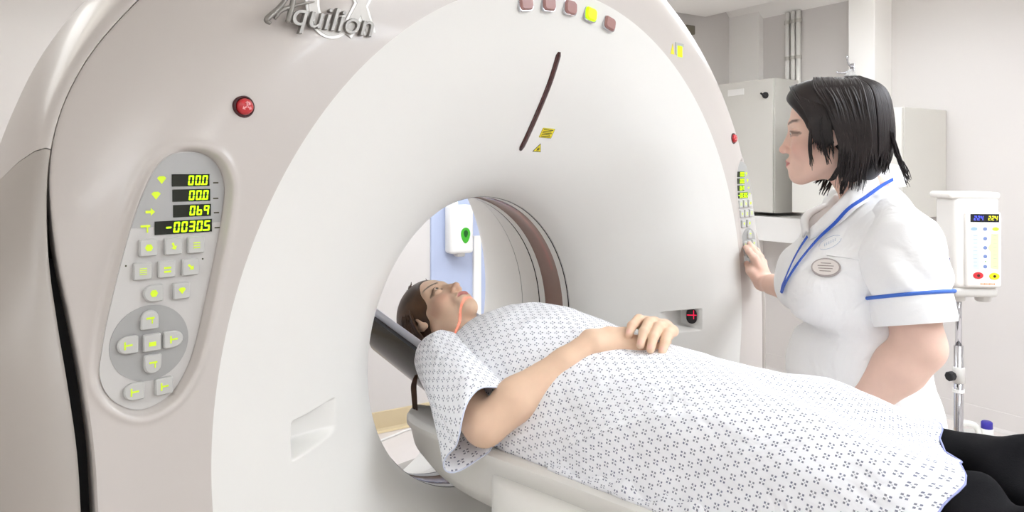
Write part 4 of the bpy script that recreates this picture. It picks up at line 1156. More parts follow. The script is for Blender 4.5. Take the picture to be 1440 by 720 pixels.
for i, y in enumerate(ysg):
    f = lambda T: float(np.interp(-y, -STY, T)); zt, wd, zb, nn = f(STZ), f(STW), f(STB), f(STN)
    th = np.linspace(0, PI, nu)
    x = -wd * np.sign(np.cos(th)) * np.abs(np.cos(th)) ** (2 / nn); z = zb + (zt - zb) * np.sin(th) ** (2 / nn)
    leg = sstep(-.30, -.62, np.array(y)); z = z - 0.030 * leg * np.exp(-(x / .055) ** 2)      # valley between the legs
    yy = np.full(nu, y)
    low = (1 - np.sin(th)) ** 1.2
    fold = np.zeros(nu)
    for j in range(nu):
        q = Vector((x[j] * 5.0, y * 4.0 + z[j] * 5.0, z[j] * 3.0))
        r = 1 - abs(mnoise.noise(q * 0.9)) * 2.2
        fold[j] = 0.0075 * r + 0.0050 * mnoise.noise(q * 2.3) + 0.0016 * mnoise.noise(q * 6.0)
    # long drags from hip to knee and from arm to lap
    fold += 0.013 * (1 - 1.7 * np.abs(np.sin((y * 8 + z * 20) + 1.3 * np.sin(y * 5))) ** .7) * np.clip(low * 1.6, 0, 1) * sstep(.0, -.2, np.array(y))
    fold += 0.004 * (1 - 1.7 * np.abs(np.sin(x * 16 - y * 7 + .6)) ** .7) * sstep(.35, .75, np.sin(th)) * sstep(-.25, -.42, np.array(y)) * sstep(-.78, -.60, np.array(y))
    edge = sstep(.05, .3, np.array((STY[0] - y)))
    nrm = np.stack([x / wd, 0 * x, (z - zb) / max(zt - zb, .01)], 1); nrm /= np.linalg.norm(nrm, axis=1)[:, None]
    amp = np.minimum(1, edge + .25) * np.clip(np.sin(th) * 3.0, .25, 1)
    x = x + nrm[:, 0] * fold * amp; z = z + nrm[:, 2] * fold * amp
    z = np.maximum(z, zb - .001 + .003 * np.sin(y * 41) * (th < .2))
    hem = sstep(-.70, -.765, np.array(y)); yy = yy + hem * (.012 * np.sin(x * 26 + 1) + .006 * np.sin(x * 61)) - .03 * hem * (x < 0) * np.abs(x) / .23 + sstep(-.55, -.765, np.array(y)) * .075 * np.clip(x, 0, .2) / .12
    G[i] = np.stack([x, yy, z], 1)
du = np.linalg.norm(np.diff(G, axis=1), axis=2); UV[:, 1:, 1] = np.cumsum(du, 1); UV[:, :, 1] -= UV[:, nu // 2:nu // 2 + 1, 1]
UV[:, :, 0] = ysg[:, None] + 5
ang = math.radians(4); uvr = UV.reshape(-1, 2); uvr = uvr @ np.array([[math.cos(ang), -math.sin(ang)], [math.sin(ang), math.cos(ang)]]) + 3
gown = mk('gown', G.reshape(-1, 3), grid_faces(nv, nu)[:, ::-1], M_gown, patient, uv=uvr)
md = gown.modifiers.new('thick', 'SOLIDIFY'); md.thickness = 0.0018; md.offset = 1.0
# pale blue bound edge along the couch and at the hem
pts = [G[i, 0] + np.array([-.004, 0, .0015 + .004 * math.sin(i * .35) ** 2]) for i in range(105, nv, 3)]
pts += [G[nv - 1, j] + np.array([0, -.001, .001]) for j in range(0, nu, 4)]
mb = MB(); mb.tube(pts, .0016, 6); mb.build('gown_binding', M_gown_in, patient)
# rucked fabric along the couch edge
Gr = []; 
for i in range(95, nv, 2):
    b = G[i, 0]; k = min(1, (i - 95) / 40); a = -.018 * (1 - k) + .002 + .008 * math.sin(i * .21) + .006 * math.sin(i * .43 + 1)
    Gr.append([b + np.array([dx, 0, dz]) for dx, dz in ((.012, .030 + a), (-.004 - a * .3, .022 + a), (-.012 - a * .4, .010), (-.010, .001), (.0, -.001))])
Gr = np.array(Gr); uvq = np.stack([np.repeat(ysg[95:nv:2][:, None], 5, 1), np.tile(np.array([0, .02, .04, .055, .065]), (len(Gr), 1))], -1).reshape(-1, 2) + 2
mk('gown_ruck', Gr.reshape(-1, 3), grid_faces(len(Gr), 5)[:, ::-1], M_gown, patient, uv=uvq)
# near sleeve: loose tube over the upper arm, drooping corner at the hem
def sleeve(sx):
    A0 = np.array([sx * .150, .285, .985]); A1 = np.array([sx * .262, .022, .925]); n1, n2 = 46, 72; G = np.zeros((n1, n2, 3)); UV = np.zeros((n1, n2, 2))
    d = A1 - A0; L = np.linalg.norm(d); d /= L; side = np.cross(d, UPV); side /= np.linalg.norm(side); upn = np.cross(side, d)
    if side[0] * sx < 0: side = -side
    th = np.linspace(0, 2 * PI, n2)
    for i, s in enumerate(np.linspace(0, 1, n1)):
        rs, ru = .060 + .026 * s, .066 + .006 * s
        c = A0 + d * L * s; droop = s ** 3
        w_ = np.exp(-((np.mod(th - math.radians(305) + PI, 2 * PI) - PI) / .55) ** 2)      # the low outer corner
        fo = np.array([.004 * mnoise.noise(Vector((math.cos(t) * 2, math.sin(t) * 2, s * 3.0 + 7))) + .0035 * math.sin(3 * t + 5 * s) * s for t in th])
        top = np.exp(-((np.mod(th - PI / 2 + PI, 2 * PI) - PI) / .9) ** 2)
        r1 = 1.0 + 0.46 * droop * w_
        G[i] = c + np.outer((rs + fo) * np.cos(th) * r1, side) + np.outer((ru + fo) * np.sin(th) * r1, upn) + np.outer(-.004 * droop * top, d) + np.outer(.012 * droop * w_ + .080 * droop * np.exp(-((np.mod(th - math.radians(12) + PI, 2 * PI) - PI) / .85) ** 2), d)
        G[i, :, 2] = np.maximum(G[i, :, 2], np.where(np.abs(G[i, :, 0]) < .238, .862, .80))
        UV[i, :, 0] = L * s; UV[i, :, 1] = th * .075
    o = mk('gown_sleeve', G.reshape(-1, 3), grid_faces(n1, n2) if sx < 0 else grid_faces(n1, n2)[:, ::-1], M_gown, patient, uv=UV.reshape(-1, 2) + 1.003)
    md = o.modifiers.new('thick', 'SOLIDIFY'); md.thickness = 0.0016
    mb = MB(); mb.tube(G[-1][:-1], .0016, 6, closed=True); mb.build('sleeve_binding', mat('sleeve_edge', (214, 220, 238), .8), patient)
sleeve(-1); sleeve(1)
# black trousers and shoes
S = Solid((axis(-.22, .22, .007), axis(-1.16, -.50, .007), axis(.84, 1.06, .006)))
for sx in (-1, 1):
    S.cone((sx * .095, -.60, .915), (sx * .100, -.70, .915), .066, .066, k=.03); S.cone((sx * .100, -.70, .915), (sx * .105, -.80, .918), .066, .074, k=.03); S.cone((sx * .105, -.80, .918), (sx * .098, -1.12, .912), .074, .058, k=.02)
S.warp(lambda X, Y, Z: sstep(-.74, -.84, Y) * .016 * np.sin(Y * 44 + Z * 26 + X * 22) * np.sin(X * 17 + Y * 9 + 1.0) + .006 * np.sin(Y * 33 - Z * 60) * sstep(-.72, -.80, Y))
S.half((0, 0, .853), (0, 0, -1)); S.half((0, -1.13, 0), (0, -1, 0))
V, F = S.mesh(); V = smooth_mesh(V, F, 2, .5)
mk('trousers', V, F, mat('trousers_black', (15, 14, 17), 0.9, bump=0.08, bscale=400, spec=0.2), patient)
for sx in (-1, 1):
    S = Solid((axis(sx * .09 - .06, sx * .09 + .06, .006), axis(-1.26, -1.08, .006), axis(.85, 1.12, .006)))
    S.ball((sx * .092, -1.170, .990), (.044, .034, .110), k=.02); S.ball((sx * .088, -1.150, .900), (.036, .044, .038), k=.03); S.cone((sx * .088, -1.10, .905), (sx * .088, -1.15, .93), .034, .036, k=.03); S.half((0, -1.196, 0), (0, -1, 0), k=.008)
    V, F = S.mesh(); mk('shoe', V, F, M_rubber, patient)
# ------------------------------------------------------------------ the woman in the white tunic
nb = P(1210, 480, 1.75)
nurse = thing('person', 'person standing beyond the couch in white tunic with blue lanyard and oval badge', 'person', (nb[0], nb[1], 0))
nf = np.array([-.57, .82, 0]); nf /= np.linalg.norm(nf); nl = np.array([-nf[1], nf[0], 0])      # forward, left
def NP(f, l, z): return np.array([nb[0], nb[1], 0]) + nf * f + nl * l + UPV * z
AN = np.stack([nf, nl, UPV], 1)
NH_F = np.array([-.345, .939, -.02])
HN = frame(P(1165, 187, 1.72), NH_F, (0, 0, 1))
NECK0 = L2W(HN, (0, .035, -.12)); NECKB = NP(-.03, 0, 1.345)
SHL, SHR = P(1262, 330, 1.60), NP(-.03, -.165, 1.31)
ELL = P(1293, 488, 1.545); WRL = P(1196, 588, 1.60)
HANDC = on_y(1050, 352, 0.012)
WRR = P(1086, 400, 2.17); ELR = P(1160, 418, 1.98)
# skin: head, neck, chest, arms, hands as one body
lo = np.array([.20, -.75, .0]); hi = np.array([1.05, .06, 1.70])
hx, hy, hz = HN[0]
ax = axis(.20, 1.06, .009, [(hx - .12, hx + .12, .0028), (.80, .95, .003)])
ay = axis(-.80, .06, .009, [(hy - .12, hy + .14, .0028), (-.14, .04, .003)])
az = axis(.0, 1.68, .012, [(hz - .14, hz + .14, .0028), (1.02, 1.22, .003), (.70, 1.02, .007), (1.22, 1.37, .006)])
S = Solid((ax, ay, az))
head(S, HN, 0.002, neck_to=NECKB, neck_r=(.050, .056))
S.ball(NP(.0, 0, 1.20), (.11, .15, .15), AN, k=.04); S.ball(NP(.0, 0, .98), (.125, .15, .18), AN, k=.05); S.ball(NP(-.01, 0, .84), (.13, .16, .14), AN, k=.05)
for sl in (-1, 1):
    S.cone(NECKB - UPV * .02, SHL if sl > 0 else SHR, .045, .045, k=.02)
    S.cone(NP(-.01, sl * .09, .82), NP(.0, sl * .09, .46), .082, .055, k=.03); S.cone(NP(.0, sl * .09, .46), NP(-.03, sl * .09, .09), .055, .038, k=.02)
    S.cone(NP(-.03, sl * .09, .06), NP(.12, sl * .10, .03), .038, .028, k=.02)
S.cone(SHL, ELL, .058, .050, k=.02)
S.chain([ELL, ELL + (WRL - ELL) * .28, ELL + (WRL - ELL) * .8, WRL], [.050, .052, .034, .029], k=.016)
dl = (WRL - ELL); dl /= np.linalg.norm(dl); sd = np.cross(dl, UPV); sd /= np.linalg.norm(sd); pn = np.cross(sd, dl)
for i, (o_, ln) in enumerate(((-.028, .072), (-.010, .080), (.009, .075), (.027, .060))):
    k0 = WRL + dl * .085 + sd * o_; S.cone(WRL + dl * .01 + sd * o_ * .5, k0, .019, .013, k=.016)
    S.chain([k0, k0 + dl * ln * .5 - pn * .010, k0 + dl * ln * .85 - pn * .028], [.0100, .0090, .0075], k=.003)
S.chain([WRL + dl * .02 - sd * .022, WRL + dl * .06 - sd * .050 - pn * .01, WRL + dl * .095 - sd * .055 - pn * .025], [.016, .0115, .009], k=.01)
S.cone(SHR, ELR, .055, .046, k=.02)
S.chain([ELR, ELR + (WRR - ELR) * .3, ELR + (WRR - ELR) * .8, WRR], [.046, .046, .031, .026], k=.016)
def PD(px, py, off):
    """point seen at a pixel, off metres in front of the scanner's front face"""
    return on_y(px, py, -off)
KN = [PD(1060, 362, .048), PD(1064.5, 359, .044), PD(1069, 362, .040), PD(1073, 369, .036)]
TP = [(PD(1053.5, 354, .036), PD(1049, 348, .010)), (PD(1058, 350, .034), PD(1054, 343, .008)), (PD(1064, 353, .028), PD(1058.5, 347, .006)), (PD(1069, 362, .024), PD(1064, 357, .006))]
HEEL = PD(1073, 396, .050)
S.cone(WRR, HEEL, .027, .024, k=.02)
for q in KN: S.cone(HEEL, q, .021, .0125, k=.016)
for q, (a, b) in zip(KN, TP): S.chain([q, a, b], [.0112, .0102, .0088], k=.004)
S.chain([HEEL + (PD(1060, 392, .045) - HEEL) * .6, PD(1056, 381, .036), PD(1050.5, 371, .012)], [.0170, .0130, .0098], k=.012)
V, F = S.mesh(); V = smooth_mesh(V, F, 1, .4)
C = face_colors(V, HN, (232, 196, 178), (196, 108, 108), (74, 58, 52), (220, 156, 142))
mk('body', V, F, M_skin, nurse, colors=C)
eyes(nurse, HN, look=(-.1, -.35))
# tunic body
S = Solid((axis(.20, 1.0, .007), axis(-.80, -.05, .007), axis(.66, 1.42, .007)))
S.ball(NP(-.005, 0, 1.19), (.145, .178, .175), AN, k=.02)
S.ball(NP(.0, 0, 1.05), (.140, .165, .17), AN, k=.06)
S.ball(NP(.012, 0, .93), (.158, .185, .15), AN, k=.05)
S.ball(NP(-.01, 0, .80), (.172, .200, .17), AN, k=.06)
for sl in (-1, 1):
    S.ball(NP(.092, sl * .078, 1.150), (.092, .092, .100), AN, k=.04)
    S.cone(NECKB + UPV * -.015, (SHL if sl > 0 else SHR) + UPV * -.004, .062, .070, k=.05)
S.cone(NP(.02, .0, 1.285), NP(.05, 0, 1.22), .08, .08, k=.05)
# neck opening: V cut
S.cone(NECKB + nf * .035 + UPV * .06, NECKB + UPV * .0 + nf * .05, .062, .050, k=.008, op='sub')
S.cone(NP(.075, 0, 1.35), NP(.155, 0, 1.235), .052, .006, k=.006, op='sub')
# placket and creases
def crease(X, Y, Z):
    f = (X - nb[0]) * nf[0] + (Y - nb[1]) * nf[1]; l = (X - nb[0]) * nl[0] + (Y - nb[1]) * nl[1]
    a = .0035 * np.sin(l * 30 + Z * 22 + f * 9) * np.sin(Z * 17 + f * 21 + .7) + .0022 * np.sin(Z * 55 + l * 14 - f * 30)
    b = .030 * np.exp(-((Z - 1.062 - .20 * (f - .14)) / .015) ** 2) * sstep(.06, .13, f)             # fold under the bust
    c = .003 * np.exp(-((l - .022) / .004) ** 2) * sstep(.05, .1, f)                                  # edge of the placket
    return a + b + c
S.warp(crease)
S.half((0, 0, .70), (0, 0, -1))
V, F = S.mesh(); V = smooth_mesh(V, F, 2, .5)
M_tunic = mat('tunic_white', (246, 245, 244), 0.8, var=0.012, scale=12, bump=0.04, bscale=260, sheen=0.08, wrinkle=0.45)
tunic = mk('tunic', V, F, M_tunic, nurse)
from mathutils.bvhtree import BVHTree
bvh = BVHTree.FromPolygons([tuple(v) for v in V], [tuple(int(i) for i in f) for f in F])
def on_tunic(px, py, lift=0.0):
    d = ray(px, py); d = d / np.linalg.norm(d); h = bvh.ray_cast(Vector(CAM), Vector(d))
    if h[0] is None: h = bvh.find_nearest(Vector(P(px, py, 1.72)))
    n = np.array(h[1]); n = n if n.dot(d) < 0 else -n
    return np.array(h[0]) + n * lift, n
# sleeves with cuff and blue piping
M_piping = mat('piping_blue', (70, 112, 200), 0.7)
def tunic_sleeve(sh, el, rs, cuff, near):
    d = el - sh; L = np.linalg.norm(d); d /= L; u = np.cross(d, nf); u /= np.linalg.norm(u); v = np.cross(d, u)
    n2 = 64; th = np.linspace(0, 2 * PI, n2, endpoint=False); G = []; ss = np.linspace(-.34, cuff, 44)
    for s in ss:
        t = (s + .34) / (cuff + .34); r = np.interp(t, [0, .12, .3, .6, .85, 1], rs)
        puff = .005 * np.sin(7 * th + 9 * t) * np.clip((t - .55) / .3, 0, 1) * np.clip((1.02 - t) / .1, 0, 1) + .004 * np.sin(2 * th + 7 * t) + .0035 * np.sin(3 * th - 11 * t)
        G.append(sh + d * (L * s) + np.outer((r + puff) * np.cos(th), u) + np.outer((r * 1.0 + puff) * np.sin(th), v))
    G = np.array(G); mk('sleeve', G.reshape(-1, 3), grid_faces(len(G), n2, True), M_tunic, nurse).modifiers.new('thick', 'SOLIDIFY').thickness = .002
    rr = rs[-1]; H = []
    for s, k in ((0, -.004), (0.0, .003), (.01, .004), (.055, .0045), (.065, .002), (.062, -.003), (.01, -.004)):
        H.append(sh + d * (L * cuff + s - .004) + np.outer((rr + k + .002 * np.sin(2 * th + 1)) * np.cos(th), u) + np.outer((rr + k + .002 * np.sin(2 * th + 1)) * np.sin(th), v))
    H = np.array(H); mk('cuff', H.reshape(-1, 3), grid_faces(len(H), n2, True), M_tunic, nurse, sharp=60)
    q = sh + d * (L * cuff + .0) + np.outer((rr + .0045) * np.cos(th), u) + np.outer((rr + .0045) * np.sin(th), v)
    mb = MB(); mb.tube(q, .0042, 8, closed=True); mb.build('sleeve_piping', M_piping, nurse)
tunic_sleeve(SHL, ELL, [.015, .050, .076, .086, .085, .080], .545, True)
tunic_sleeve(SHR, ELR, [.03, .065, .080, .082, .078, .072], .50, False)
COLLARS = [(V, F)]
# collar: a folded band from the nape to the point of the V on each side
def collar(inner, outer, nm='collar'):
    a, b = catmull(inner, 8), catmull(outer, 8); n = len(a); G = []
    for t in (0, .25, .5, .75, 1):
        c = a * (1 - t) + b * t; G.append(c + UPV * (.010 * math.sin(PI * t)))
    COLLARS.append((np.array(G).reshape(-1, 3), grid_faces(5, n)))
    o = mk(nm, np.array(G).reshape(-1, 3), grid_faces(5, n), M_tunic, nurse); md = o.modifiers.new('thick', 'SOLIDIFY'); md.thickness = .005; md.offset = 0
def NN(f, l, z): return NECKB + nf * f + nl * l + UPV * z
pv = [on_tunic(1142, 338, .004)[0], on_tunic(1180, 318, .006)[0], on_tunic(1212, 292, .006)[0], on_tunic(1243, 258, .008)[0]]
inn = [on_tunic(1146, 322, .006)[0], P(1176, 286, 1.665), P(1206, 254, 1.665), P(1232, 228, 1.69), NN(-.072, 0.0, .085), NN(-.055, -.05, .070)]
out = [pv[0], pv[1], pv[2], pv[3], NN(-.070, 0.0, .045), NN(-.062, -.065, .035)]
collar(inn, out)
collar([on_tunic(1140, 330, .006)[0], P(1144, 302, 1.80), NN(.01, -.062, .03), NN(-.055, -.05, .070)], [on_tunic(1134, 336, .008)[0], P(1134, 300, 1.84), NN(.0, -.09, -.005), NN(-.07, -.075, .02)])
# lanyard
VV, FF, n0 = [], [], 0
for v_, f_ in COLLARS: VV.append(v_); FF += [tuple(int(i) + n0 for i in q) for q in f_]; n0 += len(v_)
bvh = BVHTree.FromPolygons([tuple(v) for v in np.vstack(VV)], FF)
lan = thing('lanyard', None, None); lan.parent = nurse; lan.location = np.array(NP(.12, .05, 1.2)) - world_loc(nurse)
M_lan = mat('lanyard_blue', (46, 92, 196), 0.6)
def strap(px, w, nm):
    q = []; N = []
    for (x, y) in px:
        a, n = on_tunic(x, y, .007)
        if a is not None: q.append(a); N.append(n)
    q = catmull(q, 8); N = np.array(N); N = np.stack([np.interp(np.linspace(0, 1, len(q)), np.linspace(0, 1, len(N)), N[:, i]) for i in range(3)], 1)
    T = np.gradient(q, axis=0); T /= np.linalg.norm(T, axis=1)[:, None]; B = np.cross(T, N); B /= np.linalg.norm(B, axis=1)[:, None]
    G = np.array([q - B * w + N * -.001, q - B * w + N * .001, q + B * w + N * .001, q + B * w - N * .001, q - B * w - N * .001])
    mb = MB(); mb.grid(G); return mb.build(nm, M_lan, lan, smooth=False)
strap([(1252, 252), (1235, 262), (1215, 277), (1195, 294), (1175, 314), (1155, 336), (1138, 356), (1122, 377), (1110, 396), (1103, 410)], .0036, 'strap')
strap([(1139, 334), (1130, 348), (1121, 364), (1112, 384), (1105, 400), (1102, 411)], .0036, 'strap')
# name badge and embroidered crest on the chest
c, n = on_tunic(1162, 377, .004)
u = RT * 1.0 - n * RT.dot(n); u /= np.linalg.norm(u); v = np.cross(n, u); v = v if v[2] > 0 else -v
ca, sa = math.cos(math.radians(-16)), math.sin(math.radians(-16)); u, v = u * ca + v * sa, v * ca - u * sa
bd = thing('name_badge', None, None); bd.parent = nurse; bd.location = c - world_loc(nurse)
mb = MB(); mb.prism(ell(.062, .043, 32), c, u, v, n, -.003, .0025, .001); mb.build('rim', mat('badge_rim', (170, 160, 156), .35), bd, smooth=False)
mb = MB(); mb.prism(ell(.055, .036, 32), c, u, v, n, .0025, .0032); mb.build('plate', mat('badge_plate', (226, 218, 212), .4), bd, smooth=False)
mb = MB()
for zz_, w_ in ((.009, .022), (.003, .034), (-.003, .030), (-.009, .024)):
    mb.prism(rrect(w_, .0016, .0007) + np.array([0, zz_]), c, u, v, n, .0032, .0036)
mb.build('print', mat('badge_print', (150, 138, 132), .6), bd, smooth=False)
c, n = on_tunic(1168, 342, .003); u = RT - n * RT.dot(n); u /= np.linalg.norm(u); v = np.cross(n, u); v = v if v[2] > 0 else -v
mb = MB()
for s0, s1 in ((15, 165), (195, 345)):
    a = np.radians(np.linspace(s0, s1, 20)); q = c + np.outer(.026 * np.cos(a), u) + np.outer(.016 * np.sin(a), v); mb.tube(q, .0005, 5)
for i in range(6):
    mb.tube([c + u * (-.014 + .005 * i) - v * .003, c + u * (-.011 + .005 * i) + v * .004], .0006, 5)
mb.build('embroidery', mat('embroidery_grey', (178, 188, 206), .7), nurse)
# pocket seam on the breast
q = [on_tunic(x, y, .0012)[0] for x, y in ((1163, 359), (1180, 361), (1200, 364), (1216, 366))]
mb = MB(); mb.tube(catmull(q, 5), .0016, 5); mb.build('pocket_seam', M_tunic, nurse)
# trousers and shoes, hidden behind the couch
S = Solid((axis(.15, 1.0, .012), axis(-.85, -.05, .012), axis(.03, .86, .012)))
for sl in (-1, 1):
    S.cone(NP(-.01, sl * .09, .80), NP(.0, sl * .095, .46), .115, .085, k=.03); S.cone(NP(.0, sl * .095, .46), NP(-.03, sl * .095, .08), .085, .07, k=.02)
V, F = S.mesh(); mk('trousers', V, F, mat('trousers_navy', (44, 50, 78), .85), nurse)
for sl in (-1, 1):
    mb = MB(); mb.box((.05, sl * .095, .042), (.27, .095, .082), .035, 4, fr=(np.array([nb[0], nb[1], 0]), AN)); mb.build('shoe', M_rubber, nurse)
# hair: dark bob swept to the side
w = lambda *p: L2W(HN, p)
lo_, hi_ = HN[0] - .2, HN[0] + .2
S = Solid((axis(lo_[0], hi_[0], .004), axis(lo_[1], hi_[1], .004), axis(lo_[2], hi_[2], .004)))
S.ball(w(0, .028, .036), (.086, .108, .092), HN[1], k=.005)
S.ball(w(0, .062, -.040), (.074, .064, .080), HN[1], k=.03)
S.ball(w(.012, -.030, .075), (.060, .062, .050), HN[1], k=.02)
S.ball(w(0, -.142, -.050), (.120, .118, .140), HN[1], k=.012, op='sub')
for sx in (-1, 1): S.ball(w(sx * .09, -.016, -.068), (.05, .044, .064), HN[1], k=.012, op='sub')
S.ball(w(.088, .010, -.012), (.016, .013, .020), HN[1], k=.006, op='sub')
V, F = S.mesh(); V = smooth_mesh(V, F, 2, .5)
mk('hair', V, F, M_hair_dark, nurse)
paths = []
def jit(a): return a * rng.standard_normal()
for sx in (1, -1):
    # fringe swept from the parting back past the temple to the cheek
    for i in range(110):
        t = rng.random()
        e = (sx * (.076 - .004 * t), -.030 + .040 * t + jit(.003), -.045 + .05 * rng.random() - .02 * t)
        paths.append(([w(sx * .012 + jit(.006), -.082 + .06 * t, .112 + .014 * t), w(sx * .060, -.066 + .05 * t + jit(.003), .086), w(sx * .084, -.044 + .045 * t + jit(.003), .035), w(sx * .085, -.032 + .040 * t, -.015), w(*e)], .0029, .0004))
    # side hair over the ear to the jaw
    for i in range(170):
        t = rng.random()
        e = (sx * (.074 - .012 * t), .020 + .05 * t + jit(.006), -.078 - .050 * rng.random() - .012 * t)
        paths.append(([w(sx * .015 + jit(.006), -.03 + .09 * t, .130 - .006 * t), w(sx * .066, -.022 + .09 * t + jit(.004), .100), w(sx * .094, .004 + .075 * t, .035 + jit(.006)), w(sx * .093, .020 + .065 * t, -.035), w(*e)], .0030, .0004))
for i in range(220):       # back of the head to the nape
    a = rng.uniform(-1.25, 1.25); c_, s_ = math.cos(a), math.sin(a)
    e = (.062 * s_, .070 + .045 * c_ + jit(.006), -.062 - .040 * rng.random())
    paths.append(([w(.02 * s_, .02 + .05 * c_, .128), w(.070 * s_, .045 + .075 * c_, .095), w(.090 * s_, .050 + .086 * c_, .030), w(.084 * s_, .056 + .078 * c_, -.045), w(*e)], .0032, .0004))
for (pts) in (((.083, -.036, .03), (.082, -.038, -.03), (.074, -.036, -.078)), ((.086, -.016, .03), (.085, -.012, -.03), (.075, -.003, -.072)), ((.090, .030, .02), (.090, .026, -.05), (.078, .012, -.095), (.070, -.002, -.112)),
              ((.088, .040, .0), (.086, .042, -.07), (.072, .030, -.120), (.066, .022, -.140)), ((.05, .128, .0), (.048, .138, -.045), (.05, .152, -.085), (.05, .160, -.108)), ((.04, .130, -.01), (.04, .138, -.05), (.042, .150, -.09), (.045, .158, -.118)),
              ((-.07, .0, -.05), (-.068, -.010, -.095), (-.060, -.030, -.122)), ((-.066, .008, -.06), (-.066, -.006, -.105), (-.056, -.022, -.140)), ((-.07, .01, -.05), (-.072, .008, -.10), (-.06, -.012, -.148))):
    for k in range(8):
        paths.append(([w(*(np.array(p) + np.array([jit(.0025), jit(.003), jit(.004)]))) for p in pts], .0024 if pts[0][1] < .1 else .0014, .0004))
strands('hair_strands', paths, M_hair_dark, nurse)

# ------------------------------------------------------------------ contrast injector on a stand
DI = 2.65
pc = P(1372, 345, DI)
inj = thing('contrast_injector', 'white injector pump with blue and yellow readout on a pole by the right wall', 'injector pump', (P(1348, 345, DI + .05)[0], P(1348, 345, DI + .05)[1], 0))
# its front faces the camera, turned a little to the right
fa = YAW + PI - math.radians(6); IF = np.array([math.cos(fa), math.sin(fa), 0]); IL = np.cross(UPV, IF)   # IF outward, IL is to the viewer's right
AI = np.stack([IL, -IF, UPV], 1); fi = (pc, AI)
s_ = DI / FPX
M_inj = mat('injector_white', (236, 232, 226), .35, var=.01); M_inj2 = mat('injector_grey', (206, 202, 196), .4)
mb = MB(); mb.box((-.004, .055, .012), (.158, .150, .335), .022, 4, fr=fi); mb.build('housing', M_inj, inj)
mb = MB(); mb.box((.012, -.018, -.012), (.122, .030, .270), .010, 3, fr=fi); mb.build('front_fascia', M_inj, inj)
mb = MB(); mb.box((-.012, .06, .180), (.174, .165, .024), .010, 3, fr=fi); mb.build('top_cap', M_inj, inj)
mb = MB(); mb.box((-.004, .055, -.168), (.150, .140, .035), .012, 3, fr=fi); mb.build('bottom_cap', M_inj2, inj)
for x in (-.045, .045):
    mb = MB(); mb.lathe([(.028, .0), (.026, -.024), (.02, -.028), (.0, -.028)], L2W(fi, (x, .04, -.18)), UPV, 20); mb.build('syringe_port', M_inj2, inj)
def ip(name, poly, d0, d1, m, bev=0.0):
    mb = MB(); mb.prism(np.array(poly), L2W(fi, (.012, -.033, 0)), IL, UPV, IF, d0, d1, bev); return mb.build(name, m, inj, smooth=False)
R = lambda x0, x1, z0, z1: [(x0, z0), (x1, z0), (x1, z1), (x0, z1)]
ip('display', R(-.046, .050, .086, .115), -.001, .001, mat('injector_lcd', (26, 28, 34), .2))
for txt, x1, m in (('224', .000, mat('led_blue', (70, 80, 235), .5, emit=(70, 80, 240), estr=.9, var=0)), ('224', .048, mat('led_yellow', (220, 220, 30), .5, emit=(220, 220, 30), estr=.8, var=0))):
    mb = MB(); seven(mb, txt, x1 - .004, .0925, .016, 0, w=.0085, fr=(L2W(fi, (.012, -.033, 0)) + IF * .001, IL, UPV, IF)); mb.build('display_digits', m, inj, smooth=False)
ip('keypad', R(-.046, .050, -.085, .078), -.001, .0006, M_white)
ip('scale_blue', [(-.044, .045), (-.018, .045), (-.016, .01), (-.006, -.005), (-.016, -.02), (-.016, -.082), (-.036, -.082)], .0006, .0012, mat('scale_pale_blue', (206, 220, 230), .5))
ip('scale_yellow', [(.048, .045), (.024, .045), (.022, .01), (.012, -.005), (.022, -.02), (.022, -.078), (.048, -.082)], .0006, .0012, mat('scale_pale_yellow', (222, 232, 170), .5))
ip('key_oval', ell(.022, .013, 20) + np.array([-.034, .062]), .0006, .0022, mat('key_blue', (150, 178, 196), .4)); ip('key_oval', ell(.022, .013, 20) + np.array([.038, .062]), .0006, .0022, mat('key_yellow_green', (196, 210, 60), .4))
for z in (.062, .028, -.005, -.036, -.072):
    ip('key_round', ell(.0125, .0125, 18) + np.array([.003, z]), .0006, .003, mat('key_steel_blue', (120, 140, 190), .3))
ip('key_tick', ell(.004, .004, 8) + np.array([.004, -.054]), .0006, .002, mat('led_dot_green', (90, 150, 60), .4))
for k in range(9):
    z = .038 - .0135 * k
    for x in (-.03, .036): ip('scale_mark', R(x - .006, x + .006, z - .0006, z + .0006), .0012, .0015, mat('scale_ink', (150, 160, 160), .6))
ip('stop_key', ell(.034, .024, 24) + np.array([-.020, -.104]), -.001, .003, mat('key_red', (208, 50, 56), .4), .001); ip('start_key', ell(.034, .024, 24) + np.array([.034, -.106]), -.001, .003, mat('key_yellow', (236, 220, 30), .4), .001)
mk_d = mat('key_mark', (60, 40, 30), .5)
ip('stop_mark', ell(.010, .010, 12) + np.array([-.020, -.104]), .003, .0035, mk_d); ip('start_mark', ell(.010, .010, 12) + np.array([.034, -.106]), .003, .0035, mk_d)
